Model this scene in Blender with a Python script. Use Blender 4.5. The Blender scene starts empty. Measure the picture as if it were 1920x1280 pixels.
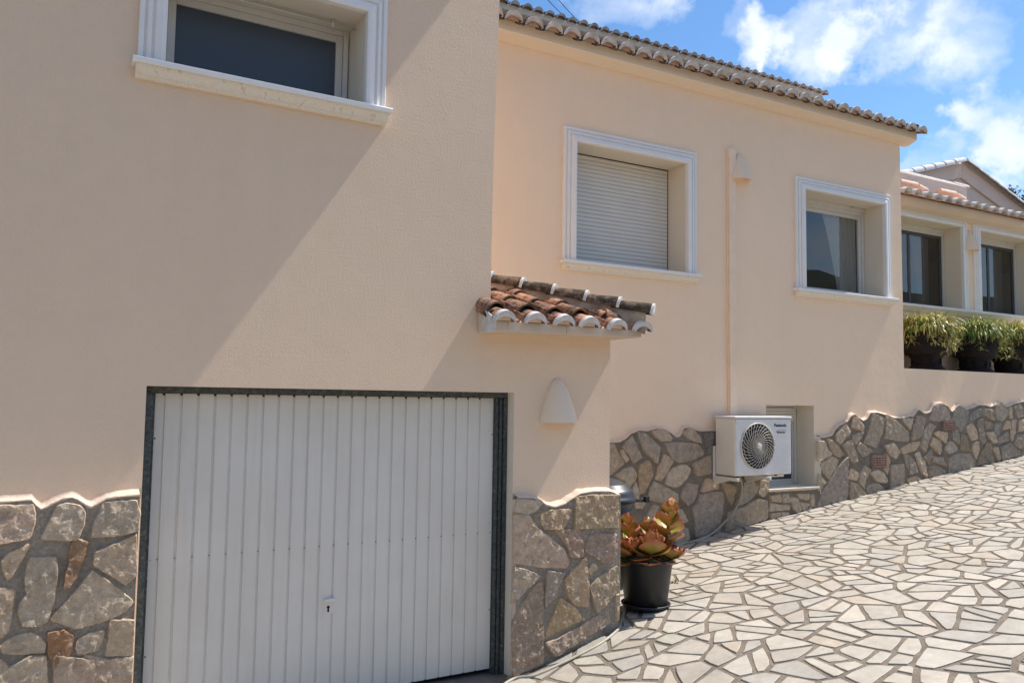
import bpy, math, random
from mathutils import Vector, Matrix, noise
from mathutils.geometry import delaunay_2d_cdt
random.seed(7)
R = math.radians
sc = bpy.context.scene
COL = sc.collection

# ------------------------------------------------------------------ camera geometry
F = 1512.04; YAW, PITCH, ROLL, BANG = R(30.569), R(4.0188), R(0.8395), R(1.478)
H = 2.10            # eye height above the garage floor
D = 5.3             # distance camera - garage wall plane (y = 0)
D2 = 2.0            # set-back of the main house front
fw = Vector((math.sin(YAW)*math.cos(PITCH), math.cos(YAW)*math.cos(PITCH), math.sin(PITCH)))
r0 = Vector((math.cos(YAW), -math.sin(YAW), 0)); u0 = r0.cross(fw)
rr = r0*math.cos(ROLL) + u0*math.sin(ROLL); uu = -r0*math.sin(ROLL) + u0*math.cos(ROLL)
CAM = Vector((0, -D, H))
uB = Vector((math.cos(BANG), -math.sin(BANG), 0)); vB = Vector((math.sin(BANG), math.cos(BANG), 0))
OB = Vector((0, D2, 0))
MB_ = Matrix(((uB.x, vB.x, 0, OB.x), (uB.y, vB.y, 0, OB.y), (0, 0, 1, 0), (0, 0, 0, 1)))
MI = Matrix.Identity(4)
def ray(px, py): return fw + rr*((px-960)/F) - uu*((py-640)/F)
def pA(px, py, y=0.0):
    d = ray(px, py); return CAM + d*((y+D)/d.y) - Vector((0, 0, H))
def pB(px, py, t=0.0):            # local (s, t, z) of the main house
    d = ray(px, py); k = ((OB-CAM).dot(vB)+t)/d.dot(vB); p = CAM+d*k-OB
    return Vector((p.dot(uB), p.dot(vB), p.z-H))

# ------------------------------------------------------------------ ground
GZ = [(-60, -2.16), (2.6, -2.13), (3.1, -2.095), (3.6, -1.965), (4.175, -1.82), (5.2, -1.70), (6.59, -1.525), (8.84, -1.265),
      (10.64, -1.02), (13.58, -0.71), (20, 0.0), (40, 1.2), (400, 2.0)]
def G0(x):
    for (a, za), (b, zb) in zip(GZ, GZ[1:]):
        if x <= b:
            return za + (zb-za)*max(0, (x-a))/(b-a)
    return GZ[-1][1]
def G(x, y):
    z = sum(G0(x+o) for o in (-.3, -.15, 0, .15, .3))/5
    yy = max(-12, min(3, y))
    return z - 0.045*yy + H

# ------------------------------------------------------------------ materials
def newmat(name):
    m = bpy.data.materials.new(name); m.use_nodes = True
    nt = m.node_tree; b = nt.nodes['Principled BSDF']
    return m, nt, b
def nd(nt, t, **k):
    n = nt.nodes.new(t)
    for a, v in k.items(): setattr(n, a, v)
    return n
def lk(nt, a, b): nt.links.new(a, b)
def tc(nt):
    return nd(nt, 'ShaderNodeTexCoord').outputs['Object']
def noise_n(nt, scale, detail=4, rough=.55, vec=None):
    n = nd(nt, 'ShaderNodeTexNoise'); n.inputs['Scale'].default_value = scale
    n.inputs['Detail'].default_value = detail; n.inputs['Roughness'].default_value = rough
    lk(nt, vec if vec is not None else tc(nt), n.inputs['Vector']); return n.outputs['Fac']
def ramp(nt, fac, pts):
    n = nd(nt, 'ShaderNodeValToRGB'); e = n.color_ramp.elements
    while len(e) < len(pts): e.new(.5)
    for el, (p, c) in zip(e, pts): el.position = p; el.color = (*c, 1) if len(c) == 3 else c
    lk(nt, fac, n.inputs['Fac']); return n.outputs['Color']
def g(v): return (v, v, v)
def mixc(nt, fac, a, b, mode='MIX'):
    n = nd(nt, 'ShaderNodeMix', data_type='RGBA', blend_type=mode)
    for s, v in ((0, fac), (6, a), (7, b)):
        if hasattr(v, 'is_linked'): lk(nt, v, n.inputs[s])
        else: n.inputs[s].default_value = v if s == 0 else (*v, 1)
    return n.outputs[2]
def bump(nt, b, h, strength=.5, dist=.01, chain=None):
    n = nd(nt, 'ShaderNodeBump'); n.inputs['Strength'].default_value = strength; n.inputs['Distance'].default_value = dist
    lk(nt, h, n.inputs['Height'])
    if chain is not None: lk(nt, chain, n.inputs['Normal'])
    lk(nt, n.outputs['Normal'], b.inputs['Normal']); return n.outputs['Normal']
def mathn(nt, op, a, b=None, c=None):
    n = nd(nt, 'ShaderNodeMath', operation=op)
    for i, v in enumerate((a, b, c)):
        if v is None: continue
        if hasattr(v, 'is_linked'): lk(nt, v, n.inputs[i])
        else: n.inputs[i].default_value = v
    return n.outputs[0]
def mapped(nt, scale):
    n = nd(nt, 'ShaderNodeMapping'); n.inputs['Scale'].default_value = scale
    lk(nt, tc(nt), n.inputs['Vector']); return n.outputs['Vector']
def simple(name, c, rough=.6, metal=0, var=0, vscale=8, bmp=0, bscale=60, spec=.5):
    m, nt, b = newmat(name)
    b.inputs['Roughness'].default_value = rough; b.inputs['Metallic'].default_value = metal
    b.inputs['Specular IOR Level'].default_value = spec
    if var:
        f = noise_n(nt, vscale, 5, .6)
        col = ramp(nt, f, [(.3, tuple(x*(1-var) for x in c)), (.7, tuple(min(1, x*(1+var)) for x in c))])
        lk(nt, col, b.inputs['Base Color'])
    else: b.inputs['Base Color'].default_value = (*c, 1)
    if bmp: bump(nt, b, noise_n(nt, bscale, 4, .6), bmp, .004)
    return m

def plaster(name, c, c2, grain, gstr, gdist):
    m, nt, b = newmat(name)
    f = noise_n(nt, .7, 5, .6); f2 = noise_n(nt, 5, 6, .65)
    col = mixc(nt, ramp(nt, f, [(.35, g(0)), (.68, g(1))]), c, c2)
    col = mixc(nt, ramp(nt, f2, [(.35, g(.0)), (.75, g(.22))]), col, tuple(x*.86 for x in c), 'MIX')
    # rain streaks, stretched downwards
    st = noise_n(nt, 1.0, 5, .6, mapped(nt, (6.5, 6.5, .35)))
    col = mixc(nt, ramp(nt, st, [(.52, g(0)), (.76, g(.14))]), col, tuple(x*.80 for x in c))
    sp = noise_n(nt, 26, 3, .7)
    col = mixc(nt, ramp(nt, sp, [(.66, g(0)), (.76, g(.30))]), col, (c[0]*.6, c[1]*.58, c[2]*.55))
    lk(nt, col, b.inputs['Base Color'])
    b.inputs['Roughness'].default_value = .93; b.inputs['Specular IOR Level'].default_value = .2
    h = mathn(nt, 'MULTIPLY_ADD', noise_n(nt, grain*.45, 3, .5), .8, noise_n(nt, grain, 5, .7))
    n0 = bump(nt, b, noise_n(nt, 1.5, 3, .5), .5, .03)
    n1 = bump(nt, b, noise_n(nt, 6, 4, .6), .35, .010, n0)
    bump(nt, b, h, gstr, gdist, n1)
    return m
M = {}
M['plasterA'] = plaster('plaster_garage', (.885, .678, .492), (.845, .643, .468), 130, 1.0, .0065)
M['plasterB'] = plaster('plaster_house', (.94, .72, .515), (.91, .695, .50), 75, .5, .004)
M['plasterC'] = plaster('plaster_pale', (.80, .66, .50), (.77, .64, .50), 60, .4, .003)
M['plasterP'] = plaster('plaster_pink', (.94, .74, .59), (.88, .71, .58), 25, .6, .008)
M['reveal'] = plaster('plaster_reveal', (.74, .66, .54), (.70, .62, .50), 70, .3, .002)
M['lip'] = plaster('plaster_lip', (.78, .60, .46), (.72, .56, .43), 60, .8, .006)
M['surround'] = simple('window_surround_white', (.80, .78, .75), .45, var=.03, vscale=6, bmp=.15)
M['white'] = simple('white_paint', (.72, .71, .69), .45, var=.05, vscale=10)
M['ivory'] = simple('ivory_enamel', (.72, .70, .64), .4, var=.03, vscale=5)
M['alu'] = simple('white_aluminium', (.62, .60, .55), .4, var=.03)
M['black'] = simple('black_plastic', (.011, .012, .014), .45, var=.2, vscale=20)
M['bin'] = simple('dark_grey_enamel', (.020, .024, .030), .38)
M['dark'] = simple('dark_gap', (.01, .01, .01), .9)
M['room'] = simple('dark_room_wall', (.03, .027, .025), .9)
M['lamp'] = plaster('lamp_plaster', (.84, .68, .52), (.83, .68, .53), 40, .25, .002)
M['ventcap'] = simple('roof_vent_clay', (.80, .58, .46), .9, var=.12, vscale=9, bmp=.4)
M['pipe'] = simple('painted_conduit', (.88, .68, .49), .6, var=.05, vscale=5, bmp=.1)
M['grille'] = simple('grille_wire', (.62, .57, .49), .4)
M['logo'] = simple('logo_ink', (.03, .04, .05), .5)
M['slab'] = simple('garage_slab', (.20, .15, .12), .85, var=.3, vscale=9, bmp=.5)
M['vent'] = simple('vent_brick', (.36, .20, .15), .85, var=.3, vscale=30, bmp=.4)
M['fan'] = simple('fan_dark', (.06, .06, .06), .5)
M['hose'] = simple('hose_plastic', (.36, .33, .25), .5, var=.15, vscale=14)
M['cable'] = simple('black_cable', (.012, .012, .015), .6)
M['bark'] = simple('bark', (.10, .075, .05), .9, var=.3, vscale=12)
M['curtain'] = simple('curtain_cloth', (.50, .47, .39), .9); M['curtain_dim'] = simple('dimmed_curtain_cloth', (.12, .11, .10), .9)  # second curtain has the dimness of the dark side windows in its colour
M['soil'] = simple('soil', (.06, .045, .03), .95, var=.3, vscale=30, bmp=.6)
M['hill'] = simple('hill_scrub', (.022, .028, .018), .95, var=.4, vscale=.4)

def vcol_mat(name, rough=.8, mott=.25, mscale=20, bstr=.5, bscale=60, bdist=.004, ochre=None, spec=.3, fine=0, flecks=0):
    m, nt, b = newmat(name)
    a = nd(nt, 'ShaderNodeAttribute', attribute_name='col').outputs['Color']
    f = noise_n(nt, mscale, 7, .68)
    col = mixc(nt, 1.0, a, ramp(nt, f, [(.3, g(1-mott)), (.7, g(min(1, 1+mott*.1)))]), 'MULTIPLY')
    if ochre:
        f2 = noise_n(nt, ochre[1], 5, .7)
        col = mixc(nt, ramp(nt, f2, [(ochre[2], g(0)), (ochre[2]+.12, g(ochre[3]))]), col, ochre[0])
    if flecks:
        f4 = noise_n(nt, 34, 5, .8)
        col = mixc(nt, ramp(nt, f4, [(.56, g(0)), (.64, g(flecks))]), col, (.78, .72, .62))
        f5 = noise_n(nt, 40, 5, .8, mapped(nt, (1.3, .9, 1.1)))
        col = mixc(nt, ramp(nt, f5, [(.60, g(0)), (.68, g(flecks))]), col, (.16, .12, .09))
    if fine:
        f3 = noise_n(nt, 240, 2, .7)
        col = mixc(nt, 1.0, col, ramp(nt, f3, [(.3, g(1-fine)), (.62, g(1))]), 'MULTIPLY')
    lk(nt, col, b.inputs['Base Color'])
    b.inputs['Roughness'].default_value = rough; b.inputs['Specular IOR Level'].default_value = spec
    bump(nt, b, noise_n(nt, bscale, 6, .7), bstr, bdist)
    return m
M['stone'] = vcol_mat('cladding_stone', .75, .45, 16, .9, 55, .008, ((.50, .34, .18), 9, .58, .5), .5, fine=.3, flecks=.55)
M['stoneF'] = vcol_mat('cladding_stone_rough', .8, .45, 14, .8, 40, .010, ((.33, .25, .16), 6, .6, .4), .3, fine=.2, flecks=.4)
M['paver'] = vcol_mat('crazy_paving', .62, .28, 9, .5, 45, .004, ((.36, .31, .24), 1.3, .56, .5), .4, fine=.15)
M['leaf'] = vcol_mat('succulent_leaf', .38, .12, 30, .1, 20, .002, None, .5)
M['grass'] = vcol_mat('strap_leaf', .5, .1, 20, .1, 20, .002, None, .4)
M['crown'] = vcol_mat('tree_leaf', .7, .2, 3, .1, 20, .002, None, .3)

def mortar(name, c, dark):
    m, nt, b = newmat(name)
    f = noise_n(nt, 60, 6, .75); f2 = noise_n(nt, 5, 4, .6)
    col = ramp(nt, f, [(.3, tuple(x*.55 for x in c)), (.52, c), (.75, tuple(x*1.5 for x in c))])
    col = mixc(nt, ramp(nt, f2, [(.45, g(0)), (.65, g(.6))]), col, dark)
    lk(nt, col, b.inputs['Base Color']); b.inputs['Roughness'].default_value = .95
    b.inputs['Specular IOR Level'].default_value = .15
    bump(nt, b, noise_n(nt, 70, 6, .75), .9, .008)
    return m
M['mortar'] = mortar('cladding_mortar', (.25, .21, .16), (.13, .11, .085))
M['mortarA'] = mortar('cladding_mortar_light', (.34, .29, .23), (.19, .165, .13))
M['joint'] = mortar('paving_joint', (.23, .19, .15), (.14, .115, .085))

def tilemat(name, c1, c2, lich, lo, amt, sc_=9):
    m, nt, b = newmat(name)
    a = nd(nt, 'ShaderNodeAttribute', attribute_name='col').outputs['Color']
    col = mixc(nt, 1.0, mixc(nt, ramp(nt, noise_n(nt, 22, 5, .7), [(.35, g(0)), (.65, g(1))]), c1, c2), a, 'MULTIPLY')
    f = noise_n(nt, sc_, 8, .75)
    col = mixc(nt, ramp(nt, f, [(lo, g(0)), (lo+.11, g(amt))]), col, lich)
    f = noise_n(nt, 70, 4, .75)
    col = mixc(nt, ramp(nt, f, [(.55, g(0)), (.65, g(.55))]), col, lich)
    lk(nt, col, b.inputs['Base Color']); b.inputs['Roughness'].default_value = .9
    b.inputs['Specular IOR Level'].default_value = .2
    bump(nt, b, noise_n(nt, 55, 5, .7), .7, .005)
    return m
M['tile'] = tilemat('terracotta_tile', (.50, .25, .155), (.36, .215, .15), (.05, .042, .034), .46, .9)
M['hiptile'] = tilemat('lichen_tile', (.36, .24, .16), (.20, .15, .10), (.028, .025, .02), .42, .9)
M['tileB'] = tilemat('weathered_tile', (.40, .25, .19), (.30, .20, .16), (.05, .043, .04), .36, .9)
M['tilepink'] = tilemat('pink_tile', (.70, .48, .39), (.60, .44, .36), (.22, .18, .15), .55, .6)
M['tileend'] = simple('whitewashed_tile_end', (.60, .575, .55), .85, var=.16, vscale=16, bmp=.6, bscale=70)
M['fillB'] = simple('tile_mortar_brown_clay', (.46, .31, .24), .9, var=.25, vscale=18, bmp=.5)  # darker pinkish brown mortar for the house and side wing eaves
M['tileendB'] = simple('weathered_tile_end', (.52, .475, .43), .9, var=.28, vscale=13, bmp=.6, bscale=70)
M['wedge'] = simple('stained_mortar', (.36, .28, .21), .95, var=.5, vscale=7, bmp=.6)
M['tilefill'] = simple('tile_mortar_fill', (.62, .47, .36), .9, var=.2, vscale=18, bmp=.5)
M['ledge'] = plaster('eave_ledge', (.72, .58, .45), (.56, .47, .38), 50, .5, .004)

# sill: cream stone with dirty streaks
m, nt, b = newmat('cream_sill'); M['sill'] = m
f = noise_n(nt, 1, 6, .7, mapped(nt, (26, 26, 4)))
lk(nt, ramp(nt, f, [(.35, (.74, .67, .56)), (.55, (.80, .73, .62)), (.72, (.46, .41, .34))]), b.inputs['Base Color'])
b.inputs['Roughness'].default_value = .7
# galvanised dark frame
m, nt, b = newmat('galvanised_frame'); M['frame'] = m
f = noise_n(nt, 38, 6, .75); f2 = noise_n(nt, 1, 5, .7, mapped(nt, (9, 9, 40)))
col = ramp(nt, f, [(.35, (.03, .036, .038)), (.55, (.075, .085, .085)), (.72, (.17, .18, .17))])
col = mixc(nt, ramp(nt, f2, [(.6, g(0)), (.7, g(.7))]), col, (.30, .24, .17))
lk(nt, col, b.inputs['Base Color']); b.inputs['Roughness'].default_value = .6; b.inputs['Metallic'].default_value = .25
# garage door enamel
m, nt, b = newmat('garage_door_enamel'); M['door'] = m
f = noise_n(nt, 2.2, 5, .6); f2 = noise_n(nt, 1, 5, .6, mapped(nt, (20, 20, 1.0)))
col = ramp(nt, f, [(.3, (.66, .62, .55)), (.7, (.72, .685, .62))])
col = mixc(nt, ramp(nt, f2, [(.5, g(0)), (.8, g(.4))]), col, (.54, .515, .47))
f3 = noise_n(nt, 14, 3, .7)
col = mixc(nt, ramp(nt, f3, [(.68, g(0)), (.74, g(.5))]), col, (.70, .71, .72))
lk(nt, col, b.inputs['Base Color']); b.inputs['Roughness'].default_value = .42
bump(nt, b, noise_n(nt, 3, 3, .5), .2, .01)
# window glass
def glass(name, tint, refl=1.0, rough=.0):
    m, nt, b = newmat(name); nt.nodes.remove(b)
    out = [n for n in nt.nodes if n.type == 'OUTPUT_MATERIAL'][0]
    fr = nd(nt, 'ShaderNodeFresnel'); fr.inputs['IOR'].default_value = 1.75
    gl = nd(nt, 'ShaderNodeBsdfGlossy'); gl.inputs['Roughness'].default_value = rough; gl.inputs['Color'].default_value = (refl, refl, refl, 1)
    tr = nd(nt, 'ShaderNodeBsdfTransparent'); tr.inputs['Color'].default_value = (*tint, 1)
    mx = nd(nt, 'ShaderNodeMixShader'); bf = nd(nt, 'ShaderNodeNewGeometry').outputs['Backfacing']; lk(nt, mathn(nt, 'MULTIPLY', fr.outputs[0], mathn(nt, 'SUBTRACT', 1.0, bf)), mx.inputs[0]); lk(nt, tr.outputs[0], mx.inputs[1]); lk(nt, gl.outputs[0], mx.inputs[2])
    lk(nt, mx.outputs[0], out.inputs['Surface']); return m
M['glass'] = glass('window_glass', (.80, .82, .84))
m, nt, b = newmat('frosted_dark_pane'); M['frost'] = m
b.inputs['Base Color'].default_value = (.055, .068, .085, 1); b.inputs['Roughness'].default_value = .35
# roller shutter
M['shutter'] = simple('roller_shutter', (.66, .64, .59), .45, var=.03, vscale=3)

# ------------------------------------------------------------------ mesh helpers
class MB:
    def __init__(s): s.v = []; s.f = []; s.c = []; s.sm = []; s.use = False
    def add(s, vs, fs, col=None, smooth=False):
        o = len(s.v); s.v += [tuple(v) for v in vs]
        if col is not None: s.use = True
        if isinstance(col, list): s.c += col
        else: s.c += [col or (1, 1, 1)]*len(vs)
        for f in fs: s.f.append([i+o for i in f]); s.sm.append(smooth)
    def quad(s, a, b, c, d, col=None): s.add([a, b, c, d], [(0, 1, 2, 3)], col)
    def box(s, x0, x1, y0, y1, z0, z1, col=None, mat=None):
        vs = [(x, y, z) for x in (x0, x1) for y in (y0, y1) for z in (z0, z1)]
        if mat: vs = [mat @ Vector(v) for v in vs]
        s.add(vs, [(0, 1, 3, 2), (4, 6, 7, 5), (0, 4, 5, 1), (2, 3, 7, 6), (0, 2, 6, 4), (1, 5, 7, 3)], col)
    def tube(s, pts, r, n=8, col=None, caps=True):
        pts = [Vector(p) for p in pts]; vs = []; up = Vector((.13, .27, 1))
        rs = r if isinstance(r, list) else [r]*len(pts)
        for i, p in enumerate(pts):
            d = (pts[min(i+1, len(pts)-1)]-pts[max(i-1, 0)]).normalized()
            if abs(d.dot(up.normalized())) > .97: up = Vector((1, .2, 0))
            a = d.cross(up).normalized(); b2 = d.cross(a).normalized()
            for k in range(n):
                t = 2*math.pi*k/n; vs.append(p + (a*math.cos(t)+b2*math.sin(t))*rs[i])
        fs = [(i*n+k, i*n+(k+1) % n, (i+1)*n+(k+1) % n, (i+1)*n+k) for i in range(len(pts)-1) for k in range(n)]
        if caps: fs += [tuple(range(n))[::-1], tuple((len(pts)-1)*n+k for k in range(n))]
        s.add(vs, fs, col, True)
    def lathe(s, prof, n=40, c=(0, 0, 0), col=None, arc=(0, 2*math.pi)):
        full = abs(arc[1]-arc[0]-2*math.pi) < 1e-6; m_ = n if full else n+1
        vs = [(c[0]+r*math.cos(arc[0]+(arc[1]-arc[0])*k/n), c[1]+r*math.sin(arc[0]+(arc[1]-arc[0])*k/n), c[2]+z) for r, z in prof for k in range(m_)]
        fs = []
        for i in range(len(prof)-1):
            for k in range(n):
                k2 = (k+1) % m_ if full else k+1
                fs.append((i*m_+k, i*m_+k2, (i+1)*m_+k2, (i+1)*m_+k))
        s.add(vs, fs, col, True)
    def extr(s, prof, p0, p1, a, b2, closed=True, col=None, smooth=False):
        """sweep 2-D profile (u,v)->p + a*u + b*v from p0 to p1"""
        p0, p1, a, b2 = map(Vector, (p0, p1, a, b2)); n = len(prof)
        vs = [p+a*u+b2*v for p in (p0, p1) for u, v in prof]
        fs = [(k, (k+1) % n, n+(k+1) % n, n+k) for k in range(n if closed else n-1)]
        if closed: fs += [tuple(range(n))[::-1], tuple(range(n, 2*n))]
        s.add(vs, fs, col, smooth)
    def build(s, name, mat, parent=None, M4=None, bevel=0, autosm=False):
        me = bpy.data.meshes.new(name); me.from_pydata(s.v, [], s.f)
        if s.use:
            at = me.color_attributes.new('col', 'FLOAT_COLOR', 'POINT')
            flat = []
            for c in s.c: flat += [c[0], c[1], c[2], 1]
            at.data.foreach_set('color', flat)
        me.polygons.foreach_set('use_smooth', s.sm)
        me.materials.append(M[mat] if isinstance(mat, str) else mat)
        me.update(); me.validate()
        o = bpy.data.objects.new(name, me); COL.objects.link(o)
        if parent: o.parent = parent
        if M4 is not None: o.matrix_local = M4
        if bevel:
            bv = o.modifiers.new('bevel', 'BEVEL'); bv.width = bevel; bv.segments = 2; bv.limit_method = 'ANGLE'; bv.angle_limit = R(40)
        return o
def tag(o, label=None, cat=None, group=None, kind=None):
    if label: o['label'] = label
    if cat: o['category'] = cat
    if group: o['group'] = group
    if kind: o['kind'] = kind
    return o
def empty(name, label, cat, M4=MI, group=None):
    o = bpy.data.objects.new(name, None); COL.objects.link(o); o.matrix_world = M4; o.empty_display_size = .2
    return tag(o, label, cat, group)
def TB(s, t, z, rot=0): return MB_ @ Matrix.Translation((s, t, z+H)) @ Matrix.Rotation(rot, 4, 'Z')

def clip(poly, px, py, nx, ny):
    out = []
    for i in range(len(poly)):
        a, b2 = poly[i], poly[(i+1) % len(poly)]
        da = (a[0]-px)*nx+(a[1]-py)*ny; db = (b2[0]-px)*nx+(b2[1]-py)*ny
        if da <= 0: out.append(a)
        if da*db < 0:
            t = da/(da-db); out.append((a[0]+(b2[0]-a[0])*t, a[1]+(b2[1]-a[1])*t))
    return out
def area(p): return .5*sum(p[i][0]*p[(i+1) % len(p)][1]-p[(i+1) % len(p)][0]*p[i][1] for i in range(len(p)))
def cells(x0, x1, y0, y1, sp, jit, rnd, asp=1.0):
    nx = int((x1-x0)/sp)+2; ny = int((y1-y0)/(sp*asp))+2
    S = {(i, j): (x0+(i+.5+rnd.uniform(-jit, jit))*sp, y0+(j+.5+rnd.uniform(-jit, jit))*sp*asp) for i in range(-2, nx+2) for j in range(-2, ny+2)}
    out = []
    for i in range(nx):
        for j in range(ny):
            p = S[i, j]; q = 3*sp
            poly = [(p[0]-q, p[1]-q), (p[0]+q, p[1]-q), (p[0]+q, p[1]+q), (p[0]-q, p[1]+q)]
            for a in range(-2, 3):
                for c in range(-2, 3):
                    if (a or c) and (i+a, j+c) in S:
                        o = S[i+a, j+c]; poly = clip(poly, (p[0]+o[0])/2, (p[1]+o[1])/2, o[0]-p[0], o[1]-p[1])
                        if len(poly) < 3: break
                if len(poly) < 3: break
            if len(poly) >= 3: out.append(poly)
    return out
def inset(poly, d):
    """shrink a convex polygon by d with half-plane clipping"""
    if area(poly) < 0: poly = poly[::-1]
    out = poly
    for i in range(len(poly)):
        a, b2 = poly[i], poly[(i+1) % len(poly)]
        ex, ey = b2[0]-a[0], b2[1]-a[1]; L = math.hypot(ex, ey)
        if L < 1e-5: continue
        nx, ny = ey/L, -ex/L
        dd = d*random.uniform(.75, 1.35)
        out = clip(out, a[0]-nx*dd, a[1]-ny*dd, nx, ny)
        if len(out) < 3: return []
    return out
def split(poly, amax, rnd, depth=0):
    a = abs(area(poly))
    if a < amax*rnd.uniform(.6, 1.6) or depth > 4: return [poly]
    n = len(poly)
    # cut across: longest edge midpoint-ish to a random opposite edge point
    L = [math.dist(poly[i], poly[(i+1) % n]) for i in range(n)]
    i = max(range(n), key=lambda k: L[k]*rnd.uniform(.8, 1.2))
    t = rnd.uniform(.32, .68); a0, b0 = poly[i], poly[(i+1) % n]
    p = (a0[0]+(b0[0]-a0[0])*t, a0[1]+(b0[1]-a0[1])*t)
    cx = sum(q[0] for q in poly)/n + rnd.uniform(-.1, .1)*L[i]; cy = sum(q[1] for q in poly)/n + rnd.uniform(-.1, .1)*L[i]
    dx, dy = cx-p[0], cy-p[1]
    A = clip(poly, p[0], p[1], dy, -dx); B_ = clip(poly, p[0], p[1], -dy, dx)
    out = []
    for q in (A, B_):
        if len(q) >= 3 and abs(area(q)) > .002: out += split(q, amax, rnd, depth+1)
    return out
def resample(poly, step, jit, rnd):
    out = []
    n = len(poly)
    for i in range(n):
        a, b2 = poly[i], poly[(i+1) % n]; L = math.dist(a, b2)
        if L < 1e-6: continue
        k = max(1, int(L/step)); nx, ny = (b2[1]-a[1])/L, -(b2[0]-a[0])/L
        for q in range(k):
            t = q/k; j = rnd.uniform(-jit, jit)
            if q == 0: j = -abs(j)*1.2
            out.append((a[0]+(b2[0]-a[0])*t+nx*j, a[1]+(b2[1]-a[1])*t+ny*j))
    return out
def offs(poly, d):
    n = len(poly); out = []
    for i in range(n):
        a, b2, c = poly[i-1], poly[i], poly[(i+1) % n]
        e1 = Vector((b2[0]-a[0], b2[1]-a[1])); e2 = Vector((c[0]-b2[0], c[1]-b2[1]))
        if e1.length < 1e-7 or e2.length < 1e-7: out.append(b2); continue
        n1 = Vector((-e1.y, e1.x)).normalized(); n2 = Vector((-e2.y, e2.x)).normalized(); m_ = (n1+n2)
        if m_.length < .3: out.append(b2); continue
        m_.normalize(); out.append((b2[0]+m_.x*d, b2[1]+m_.y*d))
    return out
def inside(p, poly):
    x, y = p; c = False; n = len(poly)
    for i in range(n):
        x1, y1 = poly[i]; x2, y2 = poly[i-1]
        if (y1 > y) != (y2 > y) and x < (x2-x1)*(y-y1)/(y2-y1)+x1: c = not c
    return c

# palettes
GREY = (.55, .455, .35); TAN = (.60, .465, .335); OCH = (.60, .43, .27); RUST = (.42, .24, .13); PINK = (.57, .43, .33); BLUE = (.47, .42, .36); PALE = (.64, .525, .40)
def wall_stone(mb, poly, base, hgt, step, amp, rnd, col, to3):
    k_ = min(1.32 if step > .012 else 1.30, .74/col[0]); k_ *= rnd.uniform(.86, 1.06); m_ = (col[0]+col[1]+col[2])/3; col = (.8*col[0]+.2*m_*1.18, .8*col[1]+.2*m_, .8*col[2]+.2*m_*.80); col = (col[0]*k_, col[1]*k_*.945, col[2]*k_*.86)
    """poly in the plane (s,z); to3(s, out, z) -> point"""
    if area(poly) < 0: poly = poly[::-1]
    ring = resample(poly, step*1.4, step*.22, rnd)
    if len(ring) < 5: return
    ring = offs(ring, -.009)
    inn = offs(ring, min(.010, step*.7))
    seed = rnd.uniform(0, 99); tilt = (rnd.uniform(-.05, .05), rnd.uniform(-.05, .05))
    cx = sum(p[0] for p in ring)/len(ring); cz = sum(p[1] for p in ring)/len(ring)
    hg = hgt*rnd.uniform(.7, 1.3)
    def h(p):
        v = Vector((p[0]*16+seed, p[1]*16, seed)); v2 = Vector((p[0]*40, p[1]*34+seed, 3.3))
        a = noise.noise(v); b2 = 1-abs(noise.noise(v2))*2.2; c3 = noise.cell(Vector((p[0]*30+a*1.5, p[1]*26+b2, seed)))
        return base+hg+amp*(a*1.0+b2*.75+c3*.45)+(p[0]-cx)*tilt[0]+(p[1]-cz)*tilt[1]
    xs = [p[0] for p in inn]; zs = [p[1] for p in inn]; pts = []
    z = min(zs)+step*.5
    chk = offs(inn, step*.4)
    while z < max(zs):
        x = min(xs)+step*.5
        while x < max(xs):
            q = (x+rnd.uniform(-.3, .3)*step, z+rnd.uniform(-.3, .3)*step)
            if inside(q, chk): pts.append(q)
            x += step
        z += step
    n = len(inn); V = [Vector(p) for p in inn]+[Vector(p) for p in pts]
    try: vo, eo, fo, ov, oe, of = delaunay_2d_cdt(V, [(i, (i+1) % n) for i in range(n)], [], 1, 1e-6)
    except Exception: return
    fo = [tuple(f) for f in fo]
    cc = [tuple(c*rnd.uniform(.97, 1.03) for c in col) for _ in vo]
    mb.add([to3(p.x, h((p.x, p.y)), p.y) for p in vo], fo, cc, True)
    # bevel skirt, two rings
    vs = [to3(p[0], base-.006, p[1]) for p in ring]+[to3(p[0], h(p)-.0005, p[1]) for p in inn]
    mb.add(vs, [(i, (i+1) % n, n+(i+1) % n, n+i) for i in range(n)], tuple(c*.95 for c in col), True)

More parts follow.
